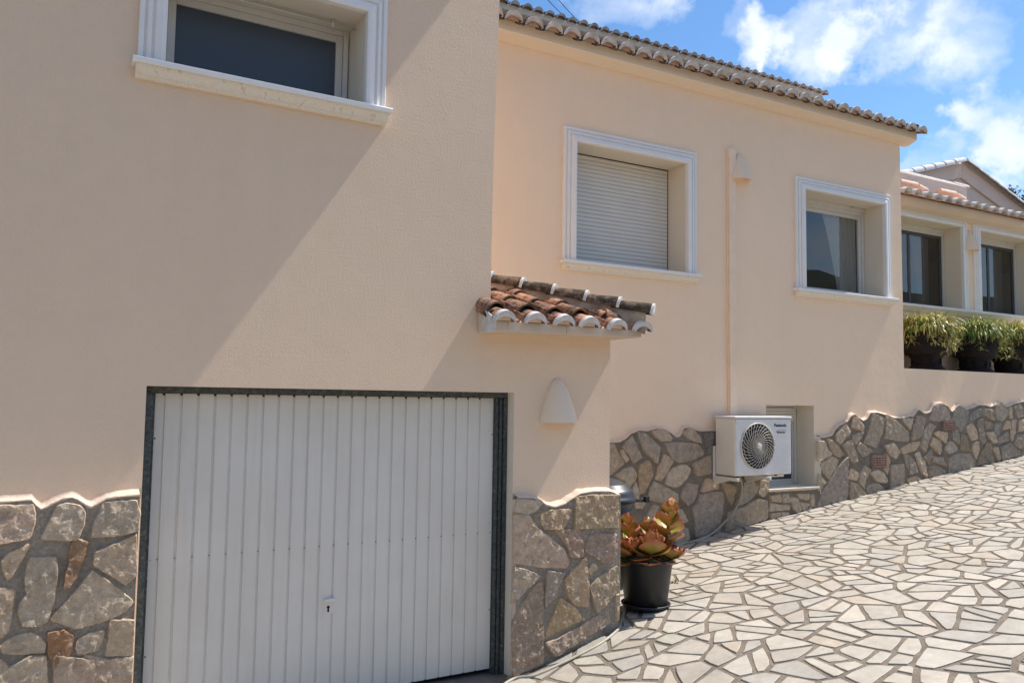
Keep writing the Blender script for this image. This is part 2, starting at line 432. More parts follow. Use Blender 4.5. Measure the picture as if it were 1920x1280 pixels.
def lerp_profile(prof, s):
    if s <= prof[0][0]: return prof[0][1]
    for (a, za), (b2, zb) in zip(prof, prof[1:]):
        if s <= b2:
            t = (s-a)/(b2-a); t2 = t*t*(3-2*t)*.6+t*.4; return za+(zb-za)*t2
    return prof[-1][1]
def cladding(name, parent, M4, s0, s1, prof, zbot, p, stones, to3, rnd, step, amp, hgt, capback=0.0, label=None, matst='stone', capw=.028, smax=None, mm='mortar'):
    """mortar bed + lip + stones; prof = top profile [(s,z)], p = protrusion"""
    mb = MB(); n = int((s1-s0)/.025)+1; nz = 10
    ss = [s0+(s1-s0)*i/n for i in range(n+1)]
    vs = []
    for s in ss:
        zt = lerp_profile(prof, s); zb = zbot(s)
        for k in range(nz+1):
            z = zb+(zt-zb)*k/nz
            vs.append(to3(s, p-.004+.006*noise.noise(Vector((s*9, z*9, 4.))), z))
    fs = [(i*(nz+1)+k, (i+1)*(nz+1)+k, (i+1)*(nz+1)+k+1, i*(nz+1)+k+1) for i in range(n) for k in range(nz)]
    mb.add(vs, fs, None, True)
    bed = mb.build(name, mm, parent, M4)
    if label: bed['label'] = label
    mb = MB(); vs = []
    for i, s in enumerate(ss):
        zt = lerp_profile(prof, s); w = capw*(1+.35*noise.noise(Vector((s*14, 2.2, 0))))
        d = .006*noise.noise(Vector((s*30, 7, 1)))
        for o, dz in ((p-.006, -.006), (p+.002+d, .003), (p*.86+d, .010+d), (p*.5, w*.62), (p*.18, w*.9), (-.003, w*1.15)):
            vs.append(to3(s, o, zt+dz))
    k6 = 6
    mb.add(vs, [(i*k6+k, (i+1)*k6+k, (i+1)*k6+k+1, i*k6+k+1) for i in range(n) for k in range(k6-1)], None, True)
    mb.build('plaster_lip', 'lip', bed)
    mb = MB()
    for poly, col in stones:
        wall_stone(mb, poly, p, hgt, step, amp, rnd, col, to3)
    mb.build('stones', matst, bed)
    return bed

# ================================================================== HOUSE
house = empty('house', 'peach rendered villa with white window surrounds, clay tiled eaves and a rough stone base', 'house')
def zz(z): return z+H
def wall_mesh(mb, x0, x1, z0, z1, holes, t=0.0, depth=.3):
    xs = sorted({x0, x1, *[h[0] for h in holes], *[h[1] for h in holes]}); zs = sorted({z0, z1, *[h[2] for h in holes], *[h[3] for h in holes]})
    for a, b2 in zip(xs, xs[1:]):
        for c, d in zip(zs, zs[1:]):
            mx, mz = (a+b2)/2, (c+d)/2
            if any(h[0] < mx < h[1] and h[2] < mz < h[3] for h in holes): continue
            mb.quad((a, t, zz(c)), (b2, t, zz(c)), (b2, t, zz(d)), (a, t, zz(d)))
def reveal(mb, h, t, depth, bottom=True):
    x0, x1, z0, z1 = h; a, b2 = t+.0005, t+depth
    z0, z1 = zz(z0), zz(z1)
    mb.quad((x0, a, z0), (x0, a, z1), (x0, b2, z1), (x0, b2, z0)); mb.quad((x1, a, z0), (x1, b2, z0), (x1, b2, z1), (x1, a, z1))
    mb.quad((x0, a, z1), (x1, a, z1), (x1, b2, z1), (x0, b2, z1))
    if bottom: mb.quad((x0, a, z0), (x0, b2, z0), (x1, b2, z0), (x1, a, z0))

# ---- garage wing front (plane y = 0)
GO = (.583, 3.156, -2.15, .042)          # garage opening
W0 = (.600, 1.890, 2.02, 2.69)
CX = 2.95; PX = 4.072
mb = MB()
wall_mesh(mb, -7, CX-.015, -2.4, 1.0, [(GO[0], CX-.015, GO[2], GO[3])])
wall_mesh(mb, CX-.015, PX, -2.4, .70, [(CX-.015, GO[1], GO[2], GO[3])])
wall_mesh(mb, -7, 2.6, 1.0, 4.3, [W0])
# slightly leaning outer corner of the tall block
cor = [(1.0, 2.937), (1.9, 2.944), (2.6, 2.962), (3.1, 2.974), (4.3, 2.985)]
for (a, xa), (b2, xb) in zip(cor, cor[1:]): mb.quad((2.6, 0, zz(a)), (xa, 0, zz(a)), (xb, 0, zz(b2)), (2.6, 0, zz(b2)))
mb.quad((CX-.015, 0, zz(.7)), (CX-.012, 0, zz(.7)), (CX-.013, 0, zz(1.0)), (CX-.015, 0, zz(1.0)))
for (a, xa), (b2, xb) in zip([(.5, 2.937)]+cor, cor): mb.quad((xa, 0, zz(a)), (xa+.02, 2.4, zz(a)), (xb+.02, 2.4, zz(b2)), (xb, 0, zz(b2)))
mb.quad((PX, 0, zz(-2.4)), (PX, 2.2, zz(-2.4)), (PX, 2.2, zz(.7)), (PX, 0, zz(.7)))
wA = mb.build('garage_wall', 'plasterA', house)
# solid body behind (keeps light out)
mb = MB(); mb.quad((-7, 0, zz(-2.4)), (-7, 0, zz(4.3)), (-7, 9, zz(4.3)), (-7, 9, zz(-2.4))); mb.quad((-7, 0, zz(4.3)), (2.98, 0, zz(4.3)), (2.98, 9, zz(4.3)), (-7, 9, zz(4.3)))
mb.quad((3.0, 2.41, zz(.5)), (3.0, 9, zz(.5)), (3.0, 9, zz(4.3)), (3.0, 2.41, zz(4.3)))
mb.build('rear_wall', 'plasterA', house)
mb = MB(); reveal(mb, GO, 0, .30); mb.build('garage_reveal', 'reveal', wA)
mb = MB(); reveal(mb, W0, 0, .36); mb.build('window_reveal', 'reveal', wA)
# tall block eave (above the picture)
mb = MB(); mb.box(-7.3, 3.28, -.185, 9, zz(4.10), zz(4.30)); ev = mb.build('eave', 'ledge', house, bevel=.02)
def half_tile(mb, p, d, up, L, r0_, r1_, th=.014, col=(1, 1, 1), n=10, flip=False, ends=None, arc=math.pi):
    """curved clay tile: p = low end centre, d = unit axis towards the high end"""
    p, d, up = Vector(p), Vector(d).normalized(), Vector(up).normalized(); a = d.cross(up).normalized()
    if flip: up = -up
    vs = []
    for q, (t, r_) in enumerate(((0, r0_), (L, r1_))):
        for rad in (r_, r_-th):
            for k in range(n+1):
                an = (math.pi-arc)/2+arc*k/n; vs.append(p+d*t+a*(rad*math.cos(an))+up*(rad*math.sin(an)))
    m_ = n+1; fs = []
    for k in range(n):
        fs += [(k, k+1, 2*m_+k+1, 2*m_+k), (m_+k, 3*m_+k, 3*m_+k+1, m_+k+1), (k, m_+k, m_+k+1, k+1), (2*m_+k, 2*m_+k+1, 3*m_+k+1, 3*m_+k)]
    fs += [(0, 2*m_, 3*m_, m_), (n, m_+n, 3*m_+n, 2*m_+n)]
    mb.add(vs, fs, col, False)
def crescent(mb, p, d, up, L, R_, th, n=16):
    p, d, up = Vector(p), Vector(d).normalized(), Vector(up).normalized(); a = d.cross(up).normalized(); vs = []
    for t in (0, L):
        for inner in (0, 1):
            for k in range(n+1):
                an = math.pi*k/n; r_ = R_-(.006+th*math.sin(an)**.9 if inner else 0); vs.append(p+d*t+a*(r_*math.cos(an))+up*(r_*math.sin(an)))
    m_ = n+1; fs = []
    for k in range(n): fs += [(k, k+1, 2*m_+k+1, 2*m_+k), (m_+k, 3*m_+k, 3*m_+k+1, m_+k+1), (k, m_+k, m_+k+1, k+1)]
    fs += [(0, 2*m_, 3*m_, m_), (n, m_+n, 3*m_+n, 2*m_+n)]
    mb.add(vs, fs)
def eave_tiles(parent, M4, s0, n, sp, tf, zf, slope, courses, expo, rad, tmat, endmat, depth=.42, skip=0, whitelen=.05, rnd=random, fill=True, lens=None, endth=.03, first=None, lift=.010, fillmat='tilefill', frec=.030):
    """tile field: covers at s0+k*sp, low end at t=tf, z=zf (base of cover arc)"""
    up = Vector((0, -math.sin(slope), math.cos(slope))); d = Vector((0, math.cos(slope), math.sin(slope)))
    mc = MB(); me_ = MB(); mp = MB(); mf = MB()
    for k in range(n):
        s = s0+k*sp+rnd.uniform(-.009, .009); zf_ = zf; zf = zf_+rnd.uniform(-.005, .005)
        nc = courses if lens is None else lens(k)
        for c in range(nc):
            t = c*expo if first is None or c == 0 else first+(c-1)*expo; base = Vector((s+rnd.uniform(-.004, .004), tf, zz(zf)))+d*t+up*(lift*(c > 0))
            v = rnd.uniform(.75, 1.15); cc = (v*rnd.uniform(.95, 1.05), v, v*rnd.uniform(.9, 1.05))
            Lc = depth if c < nc-1 or lens is None else depth*.8
            half_tile(mc, base+up*(.004*c), (d-up*.02+Vector((rnd.uniform(-.008, .008), 0, 0))).normalized(), up, Lc, rad, rad*.80, .014, cc)
            if k < n-1: half_tile(mp, base+Vector((sp/2, 0, 0))+d*.05+up*(rad*.62), d, up, Lc, rad*.72, rad*.66, .012, cc, flip=True)
        b0 = Vector((s, tf, zz(zf)))
        crescent(me_, b0-d*.008-up*.004, (d+Vector((rnd.uniform(-.03, .03), 0, 0))), up, whitelen, rad+.006, endth*rnd.uniform(.85, 1.15))
        if fill:   # mortar plug recessed in the arch
            pl = [(0, 0, 0)]+[(math.cos(math.pi*q/12), 0, math.sin(math.pi*q/12)) for q in range(13)]
            vs = [b0+d*frec+Vector((x*(rad-.018), 0, 0))+up*(z*(rad-.018)) for x, y, z in pl]
            mf.add(vs, [(0, q, q+1) for q in range(1, 13)])
        zf = zf_
    a = mc.build('cover_tiles', tmat, parent, M4); mp.build('pan_tiles', tmat, a); me_.build('tile_ends', endmat, a)
    if fill: mf.build('tile_mortar', fillmat, a)
    return a

# ---- canopy roof over the garage pier
can = MB()
cs = .33; csl = math.atan(cs)
EX0, EX1, EY, EZ = 2.80, 4.18, -.27, .50
# ledge: sloped soffit box with a moulded front
def loft(mb, A, B_, xa, xb):
    n = len(A); vs = [(xa, EY+u, zz(EZ+v)) for u, v in A]+[(xb, EY+u, zz(EZ+v)) for u, v in B_]
    mb.add(vs, [(k, (k+1) % n, n+(k+1) % n, n+k) for k in range(n)]+[tuple(range(n))[::-1], tuple(range(n, 2*n))])
loft(can, [(0, -.020), (0, .055), (.03, .085), (.265, .16), (.265, -.020)], [(0, -.018), (0, .055), (.03, .085), (.265, .16), (.265, -.018)], EX0+.03, 2.935)
loft(can, [(0, -.018), (0, .055), (.03, .085), (2.25, .065+2.19*cs), (2.25, -.02), (.3, -.018)], [(0, -.009), (0, .055), (.03, .085), (2.25, .065+2.19*cs), (2.25, -.0), (.3, -.009)], 2.935, 3.45)
loft(can, [(0, -.009), (0, .055), (.03, .085), (.62, .22), (2.2, .26), (2.2, .0), (.3, -.009)], [(0, 0), (0, .055), (.03, .085), (.62, .16), (2.2, .17), (2.2, .0), (.3, 0)], 3.45, EX1)
canopy = can.build('canopy_roof', 'ledge', house, bevel=.006)
# left cheek, whitewashed
mb = MB(); fy = EY-.008
mb.add([(2.762, fy, zz(EZ-.022)), (2.835, fy, zz(EZ-.022)), (2.835, fy, zz(EZ+.04)), (2.85, fy, zz(EZ+.05)), (2.765, fy, zz(EZ+.115)),
        (2.850, -.001, zz(EZ-.022)), (2.90, -.001, zz(EZ-.022)), (2.90, -.001, zz(EZ+.04)), (2.90, -.001, zz(EZ+.12)), (2.855, -.001, zz(EZ+.17))],
       [(0, 1, 2, 3, 4), (5, 9, 8, 7, 6), (0, 4, 9, 5), (4, 3, 8, 9), (0, 5, 6, 1), (1, 6, 7, 2), (2, 7, 8, 3)])
mb.build('cheek', 'tileend', canopy, bevel=.008)
rnd = random.Random(3)
caps = [pA(x, 600, -.3).x for x in (945, 996, 1051, 1099, 1150, 1201)]
eave_tiles(canopy, MI, caps[0], 6, (caps[5]-caps[0])/5, -.325, EZ+.045, csl, 5, .275, .082, 'tile', 'tileend', .34, rnd=rnd, lens=lambda k: [5, 4, 4, 3, 2, 1][k], first=.155, whitelen=.045, endth=.036, lift=.028)
mb = MB()
up = Vector((0, -math.sin(csl), math.cos(csl))); dd = Vector((0, math.cos(csl), math.sin(csl)))
half_tile(mb, Vector((2.835, -.235, zz(EZ+.075))), (dd+Vector((.25, 0, 0))).normalized(), up, .24, .060, .058, .014, (.35, .3, .28))
mb.build('cover_tiles', 'hiptile', canopy)
# hip: mortar wedge and overlapping cap tiles
mb = MB(); hp0 = Vector((4.215, -.315, zz(.625))); hp1 = Vector((3.115, .785, zz(.625+1.1*.31)))
hd = (hp1-hp0).normalized(); ha = Vector((1, 1, 0)).normalized()
mb.extr([(-.085, -.10), (-.05, .075), (.05, .075), (.085, -.10)], hp0+hd*.03, hp1+hd*.6, -ha, (0, 0, 1))
mb.build('hip_mortar', 'wedge', canopy)
mb = MB(); me_ = MB(); hup = hd.cross(ha); hup = hup if hup.z > 0 else -hup
for k in range(6):
    b0 = hp0+hd*(k*.275-.01)+hup*(.055)
    v = rnd.uniform(.6, 1.1); half_tile(mb, b0+hup*.02, (hd-hup*.055).normalized(), hup, .33, .078, .062, .016, (v, v, v), n=12, arc=math.pi*1.1)
    half_tile(me_, b0-hd*.012+hup*.02, hd, hup, .022, .081, .078, .065, (1, 1, 1), n=12, arc=math.pi*1.15)
mb.build('hip_tiles', 'hiptile', canopy); me_.build('hip_tile_ends', 'tileend', canopy)
# right-hand slope of the canopy, seen only as tile ends sticking out
mb = MB(); me_ = MB()
for k in range(8):
    b0 = Vector((4.24, -.16+k*.252, zz(.535))); d_ = Vector((-math.cos(csl), 0, math.sin(csl))); up_ = Vector((math.sin(csl), 0, math.cos(csl)))
    half_tile(mb, b0, d_, up_, .40, .085, .07, .014, (.9, .85, .8)); half_tile(me_, b0-d_*.006, d_, up_, .04, .09, .088, .03, (1, 1, 1))
mb.build('cover_tiles', 'tile', canopy); me_.build('tile_ends', 'tileend', canopy)

# ---- main house front (frame B)
W1 = (5.006, 6.59, 1.51, 2.825); W2 = (8.60, 10.212, 1.485, 2.80); SW = (7.90, 8.765, -1.075, -.04)
SB = 10.63
mb = MB()
wall_mesh(mb, 2.2, SB, -2.6, 3.80, [W1, W2, SW])
wall_mesh(mb, SB, 24, -2.6, .505, [])
mb.quad((SB, 0, zz(.505)), (SB, .65, zz(.505)), (SB, .65, zz(3.80)), (SB, 0, zz(3.80)))
wB = mb.build('front_wall', 'plasterB', house, MB_)
for w in (W1, W2, SW): mb = MB(); reveal(mb, w, 0, .315); mb.build('window_reveal', 'reveal', wB)
TC = .65
pc1 = pB(1810, 411.3, TC); C1 = (pc1.x-1.95+.155, pc1.x-.155, 1.56, pc1.z-.155)
pc2 = pB(1822, 415, TC); C2 = (pc2.x+.155, pc2.x+1.95-.155, 1.56, pc1.z-.155)
C3 = (C2[1]+.6, C2[1]+2.2, 1.56, pc1.z-.155)
mb = MB(); wall_mesh(mb, SB, 24, .4, 3.3, [C1, C2, C3], TC)
wC = mb.build('side_wall', 'plasterB', house, MB_)
for w in (C1, C2, C3): mb = MB(); reveal(mb, w, TC, .30); mb.build('window_reveal', 'reveal', wC)
mb = MB(); mb.quad((SB, .0, zz(.506)), (24, .0, zz(.506)), (24, TC, zz(.506)), (SB, TC, zz(.506))); mb.build('ledge', 'reveal', wB)
# back shells so rooms are dark
mb = MB(); mb.box(2.3, SB-.01, 3.0, 3.1, zz(-2.6), zz(3.8)); mb.box(SB, 24, 3.5, 3.6, zz(-2.6), zz(3.3)); mb.box(SB-.02, SB-.012, .4, 3.0, zz(-2.6), zz(3.75))
mb.box(2.3, 24, .4, 3.4, zz(-2.58), zz(-1.2)); mb.box(7.0, 7.1, .33, 3., zz(-1.2), zz(3.75))
mb.build('inner_walls', 'room', house, MB_)

PROF = [(0, 0), (0, .026), (.006, .032), (.028, .032), (.034, .020), (.042, .020), (.048, .038), (.070, .044), (.078, .030), (.086, .030), (.092, .046), (.128, .058), (.148, .058), (.156, .050), (.156, 0)]
def surround(parent, M4, w, t, wd=.155, drop=0):
    x0, x1, z0, z1 = w; mb = MB()
    path = lambda u: [(x0-wd+u, z0), (x0-wd+u, z1+wd-u), (x1+wd-u, z1+wd-u), (x1+wd-u, z0)]
    n = len(PROF)
    k_ = wd/.155
    vs = []
    for u, h_ in PROF:
        vs += [(x, t-h_, zz(z)) for x, z in path(min(u*k_, wd+.001*0))]
    fs = []
    for i in range(n-1):
        for k in range(3): fs.append((i*4+k, (i+1)*4+k, (i+1)*4+k+1, i*4+k+1))
    mb.add(vs, fs)
    return mb.build('surround', 'surround', parent, M4)
def sill(parent, M4, xa, xb, z, t, mat='sill', deep=0.0):
    mb = MB(); mb.extr([(0, 0), (-.095, 0), (-.10, -.006), (-.10, -.030), (-.095, -.036), (0.0, -.036)], (xa, t, zz(z)), (xb, t, zz(z)), (0, 1, 0), (0, 0, 1))
    a = mb.build('sill', 'surround', parent, M4)
    mb = MB(); mb.extr([(.0, -.0365), (-.085, -.0365), (-.085, -.050), (-.07, -.058), (-.055, -.075), (-.05, -.090), (-.035, -.092), (-.03, -.108), (0, -.108)], (xa+.02, t-.001, zz(z)), (xb-.02, t-.001, zz(z)), (0, 1, 0), (0, 0, 1))
    mb.build('sill_moulding', mat, a); return a

# window 1: closed roller shutter
def win_root(parent, M4, w, t, label=None):
    mb = MB(); x0, x1, z0, z1 = w; f = .045
    for a, b2, c, d in ((x0, x0+f, z0, z1), (x1-f, x1, z0, z1), (x0+f, x1-f, z1-f, z1), (x0+f, x1-f, z0, z0+f)):
        mb.box(a+.001, b2-.001, t, t+.05, zz(c)+.001, zz(d)-.001)
    o = mb.build('window', 'alu', parent, M4, bevel=.003)
    if label: o['label'] = label
    return o
w = win_root(wB, None, W1, .335, 'window closed by a white roller shutter')
surround(w, None, W1, 0); sill(w, None, W1[0]-.18, W1[1]+.18, 1.5, 0)
mb = MB(); z = W1[2]; prof = []
ns = 27; ph = (W1[3]-W1[2]-.02)/ns
for k in range(ns):
    for q, (u, o_) in enumerate(((0, .0), (.08, .010), (.5, .013), (.86, .010), (.97, 0))): prof.append((zz(W1[2]+.01+(k+u)*ph), -o_))
vs = [(x, .325+o_, zc) for zc, o_ in prof for x in (W1[0]+.012, W1[1]-.012)]
mb.add(vs, [(2*i, 2*i+1, 2*i+3, 2*i+2) for i in range(len(prof)-1)])
mb.build('roller_shutter', 'shutter', w)

def glazed(parent, w, t, label, split_=0, frost=False, box_=.11, curtain=None, rail=True, sash=.05, darkframe=False, cmat='curtain'):
    root_ = win_root(parent, None, w, t, label); x0, x1, z0, z1 = w
    mb = MB(); top = z1-box_
    if box_: mb.box(x0+.046, x1-.046, t-.012, t+.05, zz(top), zz(z1-.046)); mb.box(x0+.002, x1-.002, t-.030, t-.0005, zz(z1-.05), zz(z1-.002))
    mb.box(x1-.045, x1-.012, t-.022, t-.0005, zz(z0+.01), zz(z1-.051))
    if box_ or frost: mb.build('shutter_box', 'alu', root_, bevel=.003)
    mb = MB(); f = sash; a, b2, c, d = x0+.046, x1-.046, z0+.046, top-.001 if box_ else z1-.046
    for q in ((a, a+f, c, d), (b2-f, b2, c, d), (a+f, b2-f, d-f, d), (a+f, b2-f, c, c+f)):
        mb.box(q[0], q[1], t+.004, t+.045, zz(q[2]), zz(q[3]))
    if split_:
        xm = a+(b2-a)*split_; mb.box(xm-f*.6, xm+f*.6, t+.012, t+.048, zz(c+f), zz(d-f))
    mb.build('sash', 'fan' if darkframe else 'alu', root_, bevel=.003)
    mb = MB(); mb.box(a+f-.004, b2-f+.004, t+.022, t+.028, zz(c+f-.004), zz(d-f+.004)); mb.build('pane', 'frost' if frost else 'glass', root_)
    if rail:
        mb = MB(); mb.box(x1-.30, x1-.24, t-.05, t-.031, zz(z1-.035), zz(z1-.012)); mb.build('stop', 'alu', root_, bevel=.004)
    if curtain:
        mb = MB(); xa, xb, tie = curtain; n = 60; m_ = 14; vs = []
        for j in range(m_+1):
            v = j/m_; z = d-(d-c)*v; wf = 1-tie*v**.8
            for i in range(n+1):
                u_ = i/n; x = xb-(xb-xa)*(1-u_)*wf if xb > xa else xb+(xa-xb)*u_*wf
                vs.append((x, t+.085+.022*math.sin(u_*38+v), zz(z)))
        mb.add(vs, [(j*(n+1)+i, j*(n+1)+i+1, (j+1)*(n+1)+i+1, (j+1)*(n+1)+i) for j in range(m_) for i in range(n)], None, True)
        mb.build('curtain', cmat, root_)
    return root_
w = glazed(wB, W2, .315, 'glazed window with an open shutter and a pale curtain', curtain=(W2[1]-.78, W2[1]-.06, .50)); surround(w, None, W2, 0); sill(w, None, W2[0]-.20, W2[1]+.20, W2[2]-.01, 0)
w = glazed(wC, C1, TC+.30, 'window over the flower ledge, half hidden by the main wall', split_=.45, curtain=(C1[1]-.75, C1[1]-.30, .45), darkframe=True, cmat='curtain_dim'); surround(w, None, C1, TC); sill(w, None, C1[0]-.2, C2[1]+.9, 1.555, TC)
w = glazed(wC, C2, TC+.30, 'window over the flower ledge, near the right edge', split_=.5, curtain=(C2[1]-.75, C2[1]-.30, .6), darkframe=True, cmat='curtain_dim'); surround(w, None, C2, TC)
w = glazed(wC, C3, TC+.30, 'window over the flower ledge, outside the picture', split_=.5, darkframe=True); surround(w, None, C3, TC)
w = glazed(wB, SW, .30, 'small basement window behind the air conditioner', frost=True, box_=.22, sash=.022, rail=False)
mb = MB()
for k in range(5): mb.box(SW[0]+.01, SW[1]-.05, .270, .287, zz(SW[3]-.008-.036*(k+1)), zz(SW[3]-.012-.036*k))
mb.build('roller_shutter', 'shutter', w, bevel=.006)
mb = MB(); mb.extr([(0, 0), (-.085, -.004), (-.085, -.030), (0, -.030)], (SW[0]-.02, .30, zz(SW[2]+.004)), (SW[1]+.0, .30, zz(SW[2]+.004)), (0, 1, 0), (0, 0, 1))
mb.box(SW[0]-.05, SW[1]-.002, -.088, .218, zz(SW[2]-.025), zz(SW[2]+.002)); mb.build('sill', 'reveal', w, bevel=.004)
# garage block window
w = glazed(wA, W0, .34, 'low horizontal window above the garage with a dark pane', box_=0, frost=True, rail=False); surround(w, None, W0, 0, .155); sill(w, None, W0[0]-.185, W0[1]+.185, W0[2]-.005, 0)
mb = MB(); zr = W0[3]-.035; mb.tube([(W0[0], .20, zz(zr)), (W0[1]-.002, .20, zz(zr))], .006)
for x in (W0[0]+.32, W0[1]-.17): mb.tube([(x, .20, zz(zr-.025)), (x, .20, zz(zr+.034))], .010)
mb.build('blind_rod', 'alu', w)

# ---- garage door
DX0, DX1, DZ0, DZ1, DY = .652, 3.062, -2.035, -.002, .15
mb = MB()
mb.box(GO[0]+.001, GO[1]-.001, .095, .20, zz(.002), zz(GO[3]-.001))
mb.box(GO[0]+.001, DX0-.022, .060, .20, zz(-2.09), zz(.0015)); mb.box(DX0-.018, DX0-.003, .115, .20, zz(-2.09), zz(.001))
mb.box(DX1+.004, DX1+.026, .115, .20, zz(-2.09), zz(.001)); mb.box(DX1+.032, DX1+.056, .105, .20, zz(-2.09), zz(.001)); mb.box(DX1+.062, GO[1]-.001, .090, .20, zz(-2.09), zz(.001))
door = mb.build('garage_door', 'frame', wA, bevel=.003)
mb = MB(); mb.box(GO[0]+.01, GO[1]-.01, .205, .21, zz(-2.09), zz(GO[3]-.002)); mb.build('backing', 'dark', door)
grooves = [.805+.1018*k for k in range(-1, 23)]
prof = [(DX0, 0)]
for x in grooves:
    if DX0+.03 < x < DX1-.03: prof += [(x-.010, 0), (x-.006, .009), (x+.004, .009), (x+.008, 0)]
prof += [(DX1, 0)]
mb = MB(); vs = []
nz = 12
for j in range(nz+1):
    z = DZ0+(DZ1-DZ0)*j/nz
    for x, o_ in prof: vs.append((x, DY+o_+.003*noise.noise(Vector((x*1.3, z*1.1, 5))), zz(z)))
n = len(prof)
mb.add(vs, [(j*n+i, j*n+i+1, (j+1)*n+i+1, (j+1)*n+i) for j in range(nz) for i in range(n-1)])
pan = mb.build('door_panel', 'door', door)
mb = MB()
for x in grooves:
    if DX0 < x < DX1: mb.lathe([(.0, .010), (.004, .008), (.0045, 0)], 8, (0, 0, 0)); 
mb = MB()
for x in [DX0+.012]+[x for x in grooves if DX0 < x < DX1]+[DX1-.01]:
    for k in range(1): mb.box(x-.003, x+.002, DY-.002, DY+.009, zz(-1.025), zz(-1.020))
for x in (DX0+.008, DX1-.008):
    for z in (-.28, -1.6): mb.box(x-.004, x+.004, DY-.004, DY+.004, zz(z-.004), zz(z+.004))
for x in grooves:
    if DX0 < x < DX1: mb.box(x-.009, x+.006, DY+.002, DY+.010, zz(DZ1-.012), zz(DZ1-.001))
mb.build('screws', 'dark', door, bevel=.0015)
hx, hz = 1.80, -1.385
mb = MB(); mb.box(hx-.045, hx+.040, DY-.034, DY-.018, zz(hz-.008), zz(hz+.010)); mb.tube([(hx, DY-.02, zz(hz)), (hx, DY+.004, zz(hz))], .009)
hd_ = mb.build('handle', 'ivory', door, bevel=.004)
mb = MB(); mb.box(hx-.036, hx+.034, DY-.0015, DY+.003, zz(hz-.095), zz(hz+.012)); mb.build('lock_plate', 'door', door, bevel=.002)
mb = MB(); mb.tube([(hx-.004, DY-.0045, zz(hz-.050)), (hx-.004, DY+.0, zz(hz-.050))], .010, 14); mb.box(hx-.009, hx+.001, DY-.0043, DY, zz(hz-.078), zz(hz-.05)); mb.tube([(hx-.004, DY-.0047, zz(hz-.076)), (hx-.004, DY, zz(hz-.076))], .0065, 12)
mb.build('keyhole', 'dark', door)
mb = MB(); mb.box(GO[0]-.02, GO[1]+.02, -.035, .6, zz(-2.3), zz(-2.075)); mb.build('threshold', 'slab', wA, bevel=.01)

# ---- cornices and eaves of the main house
mb = MB(); CE = 10.80
cp = [(.0, .0), (-.02, -.002), (-.14, .045), (-.155, .06), (-.155, .17), (-.12, .20), (.05, .25), (.05, 0)]
mb.extr(cp, (2.9, 0, zz(3.745)), (CE, 0, zz(3.745)), (0, 1, 0), (0, 0, 1))
mb.extr([(.0, .0), (.02, -.002), (.14, .045), (.155, .06), (.155, .17), (.12, .20), (-.05, .25), (-.05, 0)], (SB, .052, zz(3.745)), (SB, 6, zz(3.745)), (1, 0, 0), (0, 0, 1))
cor_ = mb.build('cornice', 'plasterC', wB)
bs = (6.701-4.078)/11; sl = R(16)
rnd = random.Random(9)
k0 = int((4.078-3.0)/bs)
nB = int((CE-.03-(4.078-k0*bs))/bs)+1
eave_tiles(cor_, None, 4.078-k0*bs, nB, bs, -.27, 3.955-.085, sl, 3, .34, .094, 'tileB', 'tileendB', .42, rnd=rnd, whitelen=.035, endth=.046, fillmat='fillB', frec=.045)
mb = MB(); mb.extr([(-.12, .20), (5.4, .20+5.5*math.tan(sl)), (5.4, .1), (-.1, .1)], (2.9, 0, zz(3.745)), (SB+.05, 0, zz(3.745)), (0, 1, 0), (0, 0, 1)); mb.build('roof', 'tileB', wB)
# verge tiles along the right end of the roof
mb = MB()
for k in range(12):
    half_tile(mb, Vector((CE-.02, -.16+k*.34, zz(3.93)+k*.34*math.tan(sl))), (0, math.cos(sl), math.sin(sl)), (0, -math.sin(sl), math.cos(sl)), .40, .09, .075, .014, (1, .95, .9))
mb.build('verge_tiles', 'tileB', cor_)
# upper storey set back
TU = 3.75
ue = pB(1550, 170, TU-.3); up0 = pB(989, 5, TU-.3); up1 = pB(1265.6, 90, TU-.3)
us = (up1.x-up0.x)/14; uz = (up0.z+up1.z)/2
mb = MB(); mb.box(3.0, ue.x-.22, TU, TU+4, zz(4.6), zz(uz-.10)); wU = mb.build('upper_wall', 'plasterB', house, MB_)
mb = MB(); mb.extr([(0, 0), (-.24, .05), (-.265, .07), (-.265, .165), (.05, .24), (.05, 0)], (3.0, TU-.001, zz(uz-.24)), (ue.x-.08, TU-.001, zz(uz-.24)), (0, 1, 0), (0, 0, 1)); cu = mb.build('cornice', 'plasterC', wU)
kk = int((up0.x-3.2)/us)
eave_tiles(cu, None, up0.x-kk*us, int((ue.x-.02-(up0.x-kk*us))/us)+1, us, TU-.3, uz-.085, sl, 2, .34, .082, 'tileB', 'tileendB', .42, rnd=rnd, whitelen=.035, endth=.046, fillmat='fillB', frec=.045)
mb = MB(); mb.extr([(-.2, .1), (3, .1+3.2*math.tan(sl)), (3, .05), (-.2, .05)], (3., TU, zz(uz-.13)), (ue.x-.15, TU, zz(uz-.13)), (0, 1, 0), (0, 0, 1)); mb.build('roof', 'tileB', wU)

